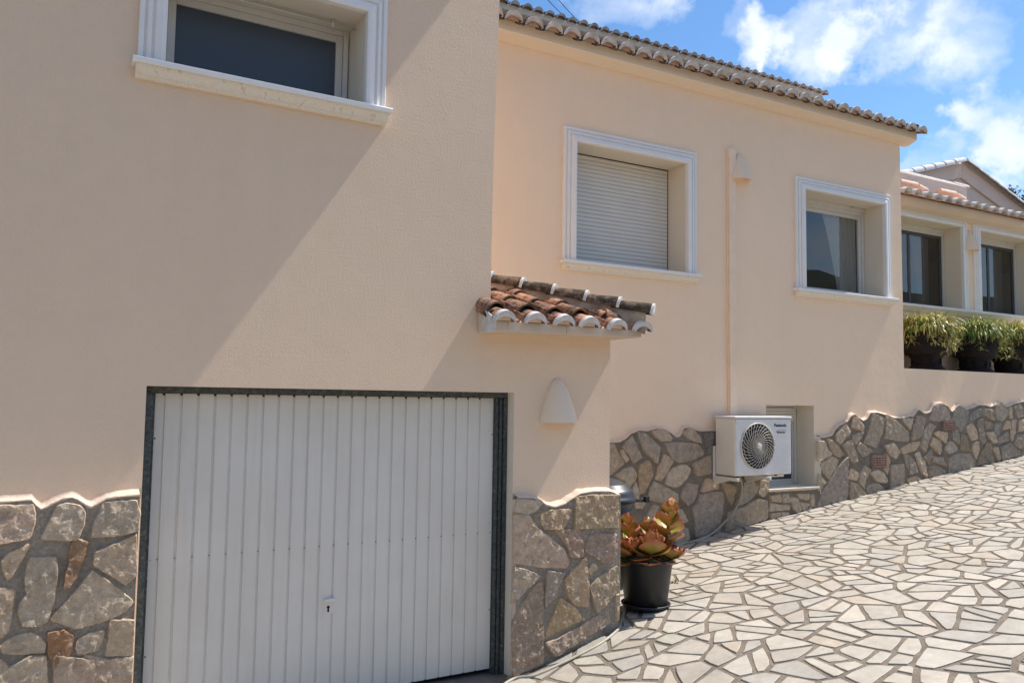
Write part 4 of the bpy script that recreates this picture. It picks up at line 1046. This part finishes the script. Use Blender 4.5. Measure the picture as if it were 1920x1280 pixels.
# air conditioner
tF, tK = -.40, -.08
a0 = pB(1378, 780, tF); a1 = pB(1483, 785, tF); a2 = pB(1483, 888, tF)
aw = a1.x-a0.x; ah = a1.z-a2.z+.03; zA = a2.z
ac = empty('air_conditioner', 'white outdoor air conditioner unit bracketed to the wall in front of the basement window', 'air conditioner', TB(a0.x, 0, zA))
mb = MB(); mb.box(0, aw, tF+.001, tK, .0, ah-.028); mb.build('casing', 'ivory', ac, bevel=.012)
mb = MB(); mb.box(-.008, aw+.008, tF-.010, tK+.006, ah-.027, ah); mb.box(-.02, .03, tF+.10, tF+.16, ah-.045, ah-.028); mb.build('lid', 'white', ac, bevel=.010)
fc = pB(1419.5, 836, tF); fx, fz = fc.x-a0.x, fc.z-zA; fr = .262
# front panel with a round hole
mb = MB(); n = 48; hole = [(fx+fr*math.cos(2*math.pi*k/n), fz+fr*math.sin(2*math.pi*k/n)) for k in range(n)]
x0_, x1_, z0_, z1_ = .012, aw-.012, .012, ah-.035
def edgept(x, z, ang):
    dx, dz = math.cos(ang), math.sin(ang); t = 9
    if dx > 1e-9: t = min(t, (x1_-x)/dx)
    if dx < -1e-9: t = min(t, (x0_-x)/dx)
    if dz > 1e-9: t = min(t, (z1_-z)/dz)
    if dz < -1e-9: t = min(t, (z0_-z)/dz)
    return (x+dx*t, z+dz*t)
outer = [edgept(fx, fz, 2*math.pi*k/n) for k in range(n)]
mb.add([(x, tF-.006, z) for x, z in hole]+[(x, tF-.006, z) for x, z in outer]+[(x, tF+.0005, z) for x, z in hole]+[(x, tF+.0005, z) for x, z in outer],
       [(k, (k+1) % n, n+(k+1) % n, n+k) for k in range(n)]+[(k, 2*n+k, 2*n+(k+1) % n, (k+1) % n) for k in range(n)]+[(n+k, n+(k+1) % n, 3*n+(k+1) % n, 3*n+k) for k in range(n)])
for cx_, cz_ in ((x0_, z0_), (x1_, z0_), (x0_, z1_), (x1_, z1_)):  # corners left by the polar fan
    ns_ = sorted(outer, key=lambda p: math.dist(p, (cx_, cz_)))[:2]
    mb.add([(cx_, tF-.006, cz_)]+[(x, tF-.006, z) for x, z in ns_], [(0, 1, 2)])
mb.build('front_panel', 'white', ac)
mb = MB()
for k in range(7): z = .07+k*.052; mb.box(fx+fr+.035, aw-.03, tF-.0085, tF-.0062, z, z+.0045)
mb.build('front_ribs', 'ivory', ac)
mb = MB(); mb.add([(fx, tF-.0005, fz)]+[(x, tF-.0005, z) for x, z in hole], [(0, k+1, (k+1) % n+1) for k in range(n)]); mb.build('fan_shade_disc', 'dark', ac)  # flat black disc, shade behind the grille put into its colour
mb = MB()
for b_ in range(3):   # fan blades
    vs = []
    for i in range(9):
        rr_ = .04+i*.022; a_ = b_*2.094+i*.10
        vs += [(fx+rr_*math.cos(a_), tF-.001, fz+rr_*math.sin(a_)), (fx+rr_*math.cos(a_+1.3), tF-.004, fz+rr_*math.sin(a_+1.3))]
    mb.add(vs, [(2*i, 2*i+1, 2*i+3, 2*i+2) for i in range(8)])
mb.build('fan', 'fan', ac)
mb = MB()
for k in range(30):   # spiral wires
    pts = []
    for i in range(9):
        t = i/8; rr_ = .035+(fr-.035)*t; a_ = 2*math.pi*k/30-.95*t**.8
        pts.append((fx+rr_*math.cos(a_), tF-.012-.022*math.sin(math.pi*min(1, t*1.0)*.5+1.2)*1, fz+rr_*math.sin(a_)))
    mb.tube(pts, .0036, 4)
for rad, th in ((fr+.004, .0085), (fr*.87, .0026), (fr*.70, .0014), (fr*.52, .0014), (fr*.34, .0014)):
    mb.tube([(fx+rad*math.cos(2*math.pi*k/48), tF-.013-(.02 if rad < fr*.8 else .004), fz+rad*math.sin(2*math.pi*k/48)) for k in range(49)], th, 5)
mb.build('fan_grille', 'grille', ac)
mb = MB(); mb.tube([(fx, tF-.045, fz), (fx, tF-.028, fz)], .034, 20); mb.build('hub_badge', 'ivory', ac, bevel=.003)
def text_on(parent, txt, size, mat, M4, bold=.0):
    cu_ = bpy.data.curves.new('lettering', 'FONT'); cu_.body = txt; cu_.size = size; cu_.extrude = .0006; cu_.offset = bold
    to = bpy.data.objects.new('tmp', cu_); COL.objects.link(to)
    dg = bpy.context.evaluated_depsgraph_get(); me = bpy.data.meshes.new_from_object(to.evaluated_get(dg))
    bpy.data.objects.remove(to); me.materials.clear(); me.materials.append(M[mat])
    o = bpy.data.objects.new('lettering', me); COL.objects.link(o); o.parent = parent; o.matrix_local = M4
    return o
rx = Matrix.Rotation(math.pi/2, 4, 'X')
l0 = pB(1451.5, 799.5, tF-.008)
text_on(ac, 'Panasonic', .052, 'logo', Matrix.Translation((l0.x-a0.x, tF-.0078, l0.z-zA)) @ rx, .0016)
l1 = pB(1457, 812, tF-.008)
text_on(ac, 'INVERTER', .030, 'logo', Matrix.Translation((l1.x-a0.x, tF-.0078, l1.z-zA)) @ rx, .0006)
mb = MB(); bx_, bz_ = l1.x-a0.x-.012, l1.z-zA
mb.tube([(bx_+.18*t, tF-.0078, bz_+.012+.028*math.sin(math.pi*(t*.75+.1))) for t in [k/10 for k in range(11)]], [.0028-.0018*k/10 for k in range(11)], 5); mb.build('logo_swoosh', 'logo', ac)
for s_ in (-.025, .42*aw+.10):
    mb = MB()
    mb.box(s_, s_+.035, -.075, -.056, -.16 if s_ < 0 else -.08, .33 if s_ < 0 else -.001)
    mb.box(s_+.001, s_+.034, tF-.06, -.076, -.055, -.018)
    mb.extr([(0, 0), (-.25, 0), (0, -.07)], (s_+.002, -.076, -.0555), (s_+.008, -.076, -.0555), (0, 1, 0), (0, 0, 1))
    br = mb.build('bracket', 'ivory', ac, bevel=.003)
mb = MB(); mb.box(.72*aw, aw-.02, tF+.10, tF+.13, -.04, -.015); mb.build('foot_rail', 'ivory', ac, bevel=.003)
for s_ in (.1, .78): mb = MB(); mb.tube([(s_*aw, tF+.06, -.02), (s_*aw, tF+.06, .002)], .02, 12); mb.build('rubber_foot', 'black', ac)

# hose: drops from the unit, lies behind the pot, round the pier and across the paving
def gp(x, y, o=.012): return Vector((x, y, G(x, y)+o))
h0 = MB_ @ Vector((pB(1391, 905, tF+.1).x, tF+.14, zz(zA-.02)))
def catmull(P, n=10):
    out = []; P = [P[0]]+P+[P[-1]]
    for i in range(1, len(P)-2):
        for k in range(n):
            t = k/n; a, b2, c, d = P[i-1:i+3]
            out.append(.5*((2*b2)+(c-a)*t+(2*a-5*b2+4*c-d)*t*t+(3*b2-a-3*c+d)*t**3))
    out.append(P[-2]); return out
def hp(px_, py_, t=-.075):   # against the wall
    q = pB(px_, py_, t); return MB_ @ Vector((q.x, q.y, zz(q.z)))
def hg(px_, py_, o=.016):    # on the ground
    d = ray(px_, py_); p = CAM.copy()
    for it in range(900):
        p = CAM+d*(2+it*.01)
        if p.z < G(p.x, p.y)+o: break
    return p
P = [h0, hp(1391, 912, -.20), hp(1386, 940, -.12), hp(1368, 968, -.1), hp(1335, 1000, -.11), hg(1300, 1015), hg(1278, 1020), gp(5.9, 1.45), gp(5.3, .95), gp(4.75, .50), gp(4.34, .15), gp(4.20, -.05), hg(1166, 1160), hg(1160, 1178), hg(1130, 1203), hg(1090, 1225), hg(1045, 1247), hg(1000, 1266), hg(950, 1279), gp(2.4, -.62), gp(1.7, -.6), gp(.9, -.75)]
mb = MB(); mb.tube(catmull(P), .0125, 8); hs = mb.build('hose', 'hose')
tag(hs, 'beige drain hose hanging from the air conditioner and lying along the foot of the walls', 'hose')

# black bin behind the pier
bc = Vector((4.78, 1.0, 0)); bc.z = G(bc.x, bc.y); bh = (H-.955)-bc.z
bn = empty('bin', 'dark round bin with a domed lid standing behind the garage pier', 'bin', Matrix.Translation(bc))
mb = MB(); mb.lathe([(0, 0.005), (.22, .005), (.23, .02), (.262, bh-.12), (.275, bh-.11), (.275, bh-.085), (.265, bh-.08), (.278, bh-.04), (.292, bh-.03), (.292, bh-.008), (.27, bh-.004), (0, bh-.004)], 40); mb.build('body', 'bin', bn)
mb = MB(); mb.lathe([(.300, bh-.004), (.310, bh+.0), (.310, bh+.018), (.292, bh+.028), (.283, bh+.06), (.262, bh+.105), (.250, bh+.108), (.222, bh+.15), (.208, bh+.153), (.15, bh+.185), (.07, bh+.20), (0, bh+.203)], 40); mb.build('lid', 'bin', bn)
mb = MB()
mb.tube([(.27, -.12, bh-.02), (.37, -.17, bh-.02), (.39, -.16, bh-.02), (.40, -.06, bh-.02), (.29, -.02, bh-.02)], .010, 8); mb.box(.355, .405, -.19, -.15, bh-.03, bh+.025); mb.build('latch', 'black', bn, bevel=.004)

# ---- pot with paddle succulent
pc = Vector((4.60, .17, 0)); pc.z = G(pc.x, pc.y)+.008
pot = empty('plant_pot', 'round black plastic flowerpot on a saucer at the corner of the stone pier', 'plant pot', Matrix.Translation(pc))
mb = MB(); mb.lathe([(0, .028), (.165, .028), (.180, .04), (.222, .36), (.226, .365), (.226, .395), (.236, .40), (.238, .425), (.228, .43), (.215, .425), (.205, .36), (0, .36)], 48); mb.build('body', 'black', pot)
mb = MB(); mb.lathe([(0, 0.002), (.175, .002), (.205, .03), (.212, .045), (.204, .05), (.19, .035), (0, .022)], 48); mb.build('saucer', 'black', pot)
mb = MB(); mb.lathe([(0, .392), (.212, .385)], 24); mb.build('soil', 'soil', pot)
def paddle(mb, base, az, tilt, L, W, curl, rnd, tone):
    """fleshy round paddle leaf; tilt = angle above horizontal at the base"""
    nu, nv = 8, 9; vs = []; cs_ = []
    out = Vector((math.cos(az), math.sin(az), 0)); side = Vector((-math.sin(az), math.cos(az), 0)); upv = Vector((0, 0, 1))
    wav = rnd.uniform(0, 6)
    pts = []; p = Vector(base); a = tilt
    for j in range(nv+1):
        pts.append((p.copy(), a)); p = p+(out*math.cos(a)+upv*math.sin(a))*(L/nv); a += curl/nv
    for sgn in (1, -1):
        for j in range(nv+1):
            v = j/nv; c, a_ = pts[j]; nrm = (-out*math.sin(a_)+upv*math.cos(a_))
            w_ = W*(.20+.80*math.sin(math.pi*min(1, v*.80+.02))**1.1)*(math.sqrt(max(0, 1-((v-.62)/.385)**2)) if v > .62 else 1)
            w_ = max(w_, .001)
            for i in range(nu+1):
                u_ = -1+2*i/nu
                q = c+side*(u_*w_*.5)+nrm*(sgn*.0035*(1-u_*u_)*(1-v**6)+.07*W*u_*u_+.005*math.sin(u_*5+wav+v*4)*v)
                e = max(abs(u_)**2.2*(.45+.55*v), max(0, (v-.5)/.5)**1.6)
                e = min(1, e*1.15+max(0, tone-.6)*.25)
                gcol = Vector((.12, .20, .05)).lerp(Vector((.52, .46, .06)), min(1, max(0, tone*1.0+v*.2-.1)))
                rcol = Vector((.52, .085, .045)).lerp(Vector((.62, .22, .12)), .35)
                c_ = gcol.lerp(rcol, e)
                if sgn < 0: c_ = c_*.75+Vector((.08, .03, .015))
                vs.append(q); cs_.append(tuple(c_))
    m_ = (nu+1)*(nv+1); fs = []
    for s_ in (0, 1):
        for j in range(nv):
            for i in range(nu):
                f = [s_*m_+j*(nu+1)+i, s_*m_+j*(nu+1)+i+1, s_*m_+(j+1)*(nu+1)+i+1, s_*m_+(j+1)*(nu+1)+i]
                fs.append(f if s_ == 0 else f[::-1])
    mb.add(vs, fs, cs_, True)
rk = random.Random(21)
suc = empty('succulent_plant', 'paddle leaf succulent with red edged green leaves growing in the black flowerpot', 'plant', Matrix.Translation(pc+Vector((0, 0, .40))))
mb = MB(); ms = MB()
def rosette(c, h_, lean, scale, npair, tone, az0):
    c = Vector(c); top = c+Vector((lean[0], lean[1], h_))
    ms.tube([c-Vector((0, 0, .03)), c.lerp(top, .5)+Vector((.005, 0, 0)), top], [.016, .014, .009], 8)
    for k in range(npair):
        t = k/(npair-1); az = az0+k*math.pi/2+rk.uniform(-.25, .25)
        L = scale*(1.0-.50*t)*rk.uniform(.9, 1.1)*(.8 if k == 0 else 1)
        tl = R(-20+92*t**.75+rk.uniform(-8, 8)); p = c.lerp(top, .2+.8*t)
        for s_ in (0, math.pi):
            paddle(mb, p+Vector((math.cos(az+s_), math.sin(az+s_), 0))*.008, az+s_+rk.uniform(-.12, .12), tl+rk.uniform(-.1, .1), L*rk.uniform(.85, 1.0), L*1.02, R(34)+rk.uniform(-.2, .2), rk, tone*(.25+.9*t)+rk.uniform(0, .18))
# screen-right is roughly (+x, -y*.5); rosettes: left front, centre front, right tall, back left, back
def sr(r_, f_, z=0): return (.77*r_-.64*f_, -.64*r_-.77*f_, z)   # r_ towards screen right, f_ towards the viewer
rosette(sr(-.13, .10), .10, (-.05, -.03), .25, 7, .08, .3)
rosette(sr(.02, .12), .17, (-.01, -.07), .27, 7, .72, 1.0)
rosette(sr(.14, -.02, .04), .38, (.07, -.03), .235, 8, .8, .2)
rosette(sr(-.12, -.04), .28, (-.04, .02), .22, 6, .8, 2.0)
rosette(sr(.18, .06), .06, (.05, -.05), .18, 6, .5, .9)
rosette(sr(.02, -.12), .26, (.0, .02), .20, 6, .6, .6)
mb.build('leaves', 'leaf', suc); ms.build('stem', 'bark', suc)

wp = hg(1265, 1094, .0)
mb = MB(); rw = random.Random(4)
for k in range(26):
    a_ = rw.uniform(0, 6.28); L_ = rw.uniform(.02, .06); d_ = Vector((math.cos(a_), math.sin(a_), rw.uniform(.3, 1.6))).normalized(); sd_ = Vector((-math.sin(a_), math.cos(a_), 0))*.006
    p_ = Vector((math.cos(a_), math.sin(a_), 0))*.008; mb.add([p_-sd_*.4, p_+d_*L_*.6-sd_, p_+d_*L_, p_+d_*L_*.6+sd_], [(0, 1, 2, 3)], rw.choice([(.16, .2, .06), (.38, .32, .14), (.22, .17, .09)]))
wo = mb.build('weed', 'grass'); wo.matrix_world = Matrix.Translation(wp+Vector((0, 0, .004))); tag(wo, 'small dry weed growing from a paving joint right of the flowerpot', 'weed')
# ---- urns with strap-leaved plants on the ledge
def urn(M4, label):
    u_ = empty('urn', label, 'urn', M4, 'urn planters on the ledge')
    mb = MB(); mb.lathe([(0, 0), (.27, 0), (.275, .02), (.26, .045), (.22, .065), (.20, .10), (.205, .17), (.235, .205), (.24, .225), (.285, .235), (.30, .25), (.315, .30), (.325, .42), (.32, .50), (.33, .515), (.345, .53), (.345, .56), (.32, .565), (.30, .55), (.295, .5), (0, .5)], 48)
    mb.build('body', M['urn'], u_)
    mb = MB()
    for k in range(8):   # swags in relief
        a0_ = k*math.pi/4
        mb.tube([((.326)*math.cos(a0_+t*math.pi/4), .326*math.sin(a0_+t*math.pi/4), .46-.07*math.sin(math.pi*t)) for t in [i/8 for i in range(9)]], .012, 6)
        mb.tube([(.212*math.cos(a0_), .212*math.sin(a0_), .09), (.214*math.cos(a0_), .214*math.sin(a0_), .18)], .012, 6)
    mb.build('relief', M['urn'], u_)
    return u_
M['urn'] = simple('dark_bronze_urn', (.018, .013, .012), .7, var=.35, vscale=14, bmp=.4, spec=.2)
def straps(M4, label, seed, green):
    r_ = empty('trailing_plant', label, 'plant', M4, 'strap leaved plants in the urns'); rn = random.Random(seed)
    mb = MB()
    def blade(p, az, el, L, w_, droop, col):
        n = 6; p = Vector(p); vs = []; a = el; side = Vector((-math.sin(az), math.cos(az), 0))
        for i in range(n+1):
            t = i/n; ww = w_*(1-t**2.5)*(.6+.8*min(1, t*3))*.5+.0004
            vs += [p-side*ww, p+side*ww]
            p = p+Vector((math.cos(az)*math.cos(a), math.sin(az)*math.cos(a), math.sin(a)))*(L/n); a -= droop/n*(.4+1.2*t)
        mb.add(vs, [(2*i, 2*i+1, 2*i+3, 2*i+2) for i in range(n)], [tuple(c*(1-.1*rn.random()) for c in col) for _ in vs], False)
    def pick():
        q = rn.random()
        if q < green: return (.14, .26, .045)
        if q < green+.35: return (.55, .56, .13)
        if q < green+.7: return (.70, .66, .26)
        return (.55, .40, .18)
    for k in range(1700):
        az = rn.uniform(0, 2*math.pi); r1 = .31*math.sqrt(rn.random())
        blade((r1*math.cos(az), r1*math.sin(az), rn.uniform(-.02, .06)), az+rn.uniform(-.7, .7), R(rn.uniform(10, 85)), rn.uniform(.14, .40), rn.uniform(.009, .018), R(rn.uniform(90, 210)), pick())
    for k in range(30):   # runners with tufts
        az = rn.uniform(0, 2*math.pi); r1 = .34; L = rn.uniform(.08, .36)
        for q in range(3):
            d_ = L*(q+1)/3; p = (r1*math.cos(az)+.05*math.cos(az)*q, r1*math.sin(az)+.05*math.sin(az)*q, .0-d_)
            for b_ in range(16): blade(p, rn.uniform(0, 6.28), R(rn.uniform(-10, 70)), rn.uniform(.06, .14), .008, R(rn.uniform(60, 160)), pick() if rn.random() > .4 else (.50, .42, .18))
    mb.build('foliage', 'grass', r_); return r_
UR = [(1737, 'dark urn at the corner of the house, first on the ledge', 'yellow green trailing plant in the urn next to the house corner', 41, .12),
      (1828, 'dark urn in the middle of the ledge under the windows', 'fuller green trailing plant in the middle urn', 43, .40),
      (1893, 'dark urn on the ledge cut off by the right edge', 'yellow trailing plant in the urn at the right edge', 47, .2)]
for px_, la, lb, sd, gr_ in UR:
    s_ = pB(px_, 694, .32).x
    urn(TB(s_, .32, .508, sd), la); straps(TB(s_, .32, .508+.60, sd), lb, sd, gr_)

# ---- tree beyond the house, overhead cables
tp = CAM+ray(1912, 372)*24
tree = empty('tree', 'dark green tree showing behind the gable at the right edge', 'tree', Matrix.Translation((tp.x+1.2, tp.y+.2, G(tp.x, tp.y))))
th_ = tp.z-G(tp.x, tp.y)
mb = MB(); mb.tube([(0, 0, 0), (.1, .05, th_*.4), (-.05, 0, th_*.75), (0, 0, th_+.2)], [.22, .17, .11, .04], 10)
rt = random.Random(5)
for k in range(9):
    a_ = k*2.4; z_ = th_*(.55+.05*k); mb.tube([(0, 0, z_), (math.cos(a_)*.7, math.sin(a_)*.7, z_+.3), (math.cos(a_)*1.2, math.sin(a_)*1.2, z_+.55)], [.06, .04, .015], 6)
mb.build('trunk', 'bark', tree)
mb = MB()
cl_ = []
for k in range(60):
    a_ = rt.uniform(0, 6.28); rz = rt.uniform(-.45, .48); rad = 1.5*math.sqrt(max(.05, 1-(rz/.62)**2))*rt.uniform(.35, 1.05)
    cl_.append((Vector((math.cos(a_)*rad, math.sin(a_)*rad, th_-.3+rz*1.5)), rt.uniform(.16, .36), rt.uniform(.7, 1.3)))
for c, r_, v in cl_:
    for q in range(190):
        d_ = Vector((rt.gauss(0, 1), rt.gauss(0, 1), rt.gauss(0, 1))).normalized(); p = c+d_*r_*rt.uniform(.5, 1.1)
        a_ = Vector((rt.gauss(0, 1), rt.gauss(0, 1), rt.gauss(0, 1))).normalized(); b2 = a_.cross(d_).normalized(); s_ = rt.uniform(.03, .07)
        mb.add([p-a_*s_*.4, p+b2*s_, p+a_*s_*.4, p-b2*s_], [(0, 1, 2, 3)], (.035*v, .06*v, .022*v))
mb.build('crown', 'crown', tree)
for (a, b2), la in ((((1042, 0), (1069, 27)), 'thin black overhead cable, left one of the two above the roof'), (((1061, 0), (1091, 33)), 'thin black overhead cable, right one of the two above the roof')):
    dx, dy = b2[0]-a[0], b2[1]-a[1]
    e = CAM+ray(b2[0]+dx*1.5, b2[1]+dy*1.5)*16; s_ = CAM+ray(a[0]-dx*3, a[1]-dy*3)*12
    mb = MB(); mb.tube([s_.lerp(e, k/14)-Vector((0, 0, .15*math.sin(math.pi*k/14))) for k in range(15)], .0065, 6)
    o = mb.build('overhead_cable', 'cable'); tag(o, la, 'cable', 'overhead cables')

# ================================================================== LIGHT
SY, SZ = .058, 1.57
L = Vector((-1, SY, -SZ)).normalized()
elev = math.asin(-L.z); az = math.atan2(-L.x, -L.y)    # azimuth of the sun from +Y clockwise
sun = bpy.data.lights.new('sun', 'SUN'); sun.energy = 4.4; sun.angle = R(.9); sun.color = (1, .955, .89)
so = bpy.data.objects.new('sun', sun); COL.objects.link(so); so.rotation_euler = (-L).to_track_quat('Z', 'Y').to_euler(); so.location = (20, -5, 30)
wd = bpy.data.worlds.new('World'); sc.world = wd; wd.use_nodes = True; nt = wd.node_tree
bg = nt.nodes['Background']; out = nt.nodes['World Output']
sky = nd(nt, 'ShaderNodeTexSky', sky_type='NISHITA'); sky.sun_disc = False; sky.sun_elevation = elev; sky.sun_rotation = az
sky.air_density = 1.0; sky.dust_density = .4; sky.ozone_density = 2.5
co = nd(nt, 'ShaderNodeTexCoord').outputs['Generated']
nz1 = nd(nt, 'ShaderNodeTexNoise'); nz1.inputs['Scale'].default_value = 3.1; nz1.inputs['Detail'].default_value = 9; nz1.inputs['Roughness'].default_value = .56; nz1.inputs['Distortion'].default_value = .25
mpn = nd(nt, 'ShaderNodeMapping'); mpn.inputs['Scale'].default_value = (1, 1, 1.7); mpn.inputs['Location'].default_value = (3.7, 1.2, .4); lk(nt, co, mpn.inputs['Vector']); lk(nt, mpn.outputs[0], nz1.inputs['Vector'])
dens = nz1.outputs['Fac']
# banks of cloud standing in particular directions of this sky
BL = [((1600, 160), 22, -.27), ((1385, 25), 3.0, .24), ((1390, 95), 1.9, .12), ((1570, 5), 4.0, .23), ((1690, 20), 3.2, .17), ((1850, 30), 4.2, .18), ((1880, 240), 4.2, .34), ((1820, 205), 2.2, .12), ((1725, 290), 2.3, .30), ((1530, 160), 1.5, .25), ((1900, 340), 4, .22), ((1150, 10), 3.0, .16), ((1450, 25), 2.4, .2), ((1260, 40), 2.0, .10), ((1780, 110), 4, .10), ((1330, 130), 2, .06)]
wn = nd(nt, 'ShaderNodeTexNoise'); wn.inputs['Scale'].default_value = 7; wn.inputs['Detail'].default_value = 6; wn.inputs['Roughness'].default_value = .6; lk(nt, co, wn.inputs['Vector'])
w1 = nd(nt, 'ShaderNodeVectorMath', operation='SUBTRACT'); lk(nt, wn.outputs['Color'], w1.inputs[0]); w1.inputs[1].default_value = (.5, .5, .5)
w2 = nd(nt, 'ShaderNodeVectorMath', operation='SCALE'); lk(nt, w1.outputs[0], w2.inputs[0]); w2.inputs['Scale'].default_value = .22
w3 = nd(nt, 'ShaderNodeVectorMath', operation='ADD'); lk(nt, co, w3.inputs[0]); lk(nt, w2.outputs[0], w3.inputs[1])
w4 = nd(nt, 'ShaderNodeVectorMath', operation='NORMALIZE'); lk(nt, w3.outputs[0], w4.inputs[0]); cow = w4.outputs[0]
for (bx, by), rad, am in BL:
    d = ray(bx, by).normalized()
    dt = nd(nt, 'ShaderNodeVectorMath', operation='DOT_PRODUCT'); lk(nt, cow, dt.inputs[0]); dt.inputs[1].default_value = d
    mr = nd(nt, 'ShaderNodeMapRange', interpolation_type='SMOOTHSTEP'); mr.inputs['From Min'].default_value = math.cos(R(rad)); mr.inputs['From Max'].default_value = 1.0
    mr.inputs['To Min'].default_value = 0; mr.inputs['To Max'].default_value = am; lk(nt, dt.outputs['Value'], mr.inputs['Value'])
    dens = mathn(nt, 'ADD', dens, mr.outputs[0])
cf = ramp(nt, dens, [(.45, g(0)), (.55, g(.30)), (.65, g(.72)), (.76, g(.95))])  # low threshold adds cloud outside the view, to whiten the ambient light
cl2 = ramp(nt, nz1.outputs['Fac'], [(.35, (5.6, 6.0, 6.6)), (.65, (6.9, 7.1, 7.4))])
hs_ = nd(nt, 'ShaderNodeHueSaturation'); hs_.inputs['Saturation'].default_value = 1.22; hs_.inputs['Value'].default_value = 1.02; lk(nt, sky.outputs[0], hs_.inputs['Color'])
mixw = mixc(nt, cf, hs_.outputs[0], cl2)
lk(nt, mixw, bg.inputs['Color']); bg.inputs['Strength'].default_value = .115
lk(nt, bg.outputs[0], out.inputs['Surface'])

# ================================================================== CAMERA
cam = bpy.data.cameras.new('camera'); cam.sensor_width = 36; cam.lens = F/1920*36; cam.clip_end = 2000; cam.clip_start = .05
oc = bpy.data.objects.new('camera', cam); COL.objects.link(oc)
oc.matrix_world = Matrix(((rr.x, uu.x, -fw.x, CAM.x), (rr.y, uu.y, -fw.y, CAM.y), (rr.z, uu.z, -fw.z, CAM.z), (0, 0, 0, 1)))
sc.camera = oc
sc.view_settings.view_transform = 'Standard'; sc.view_settings.look = 'None'; sc.view_settings.gamma = 1; sc.view_settings.exposure = .57
sc.render.resolution_x = 1024; sc.render.resolution_y = 682
print('pavers', cnt)
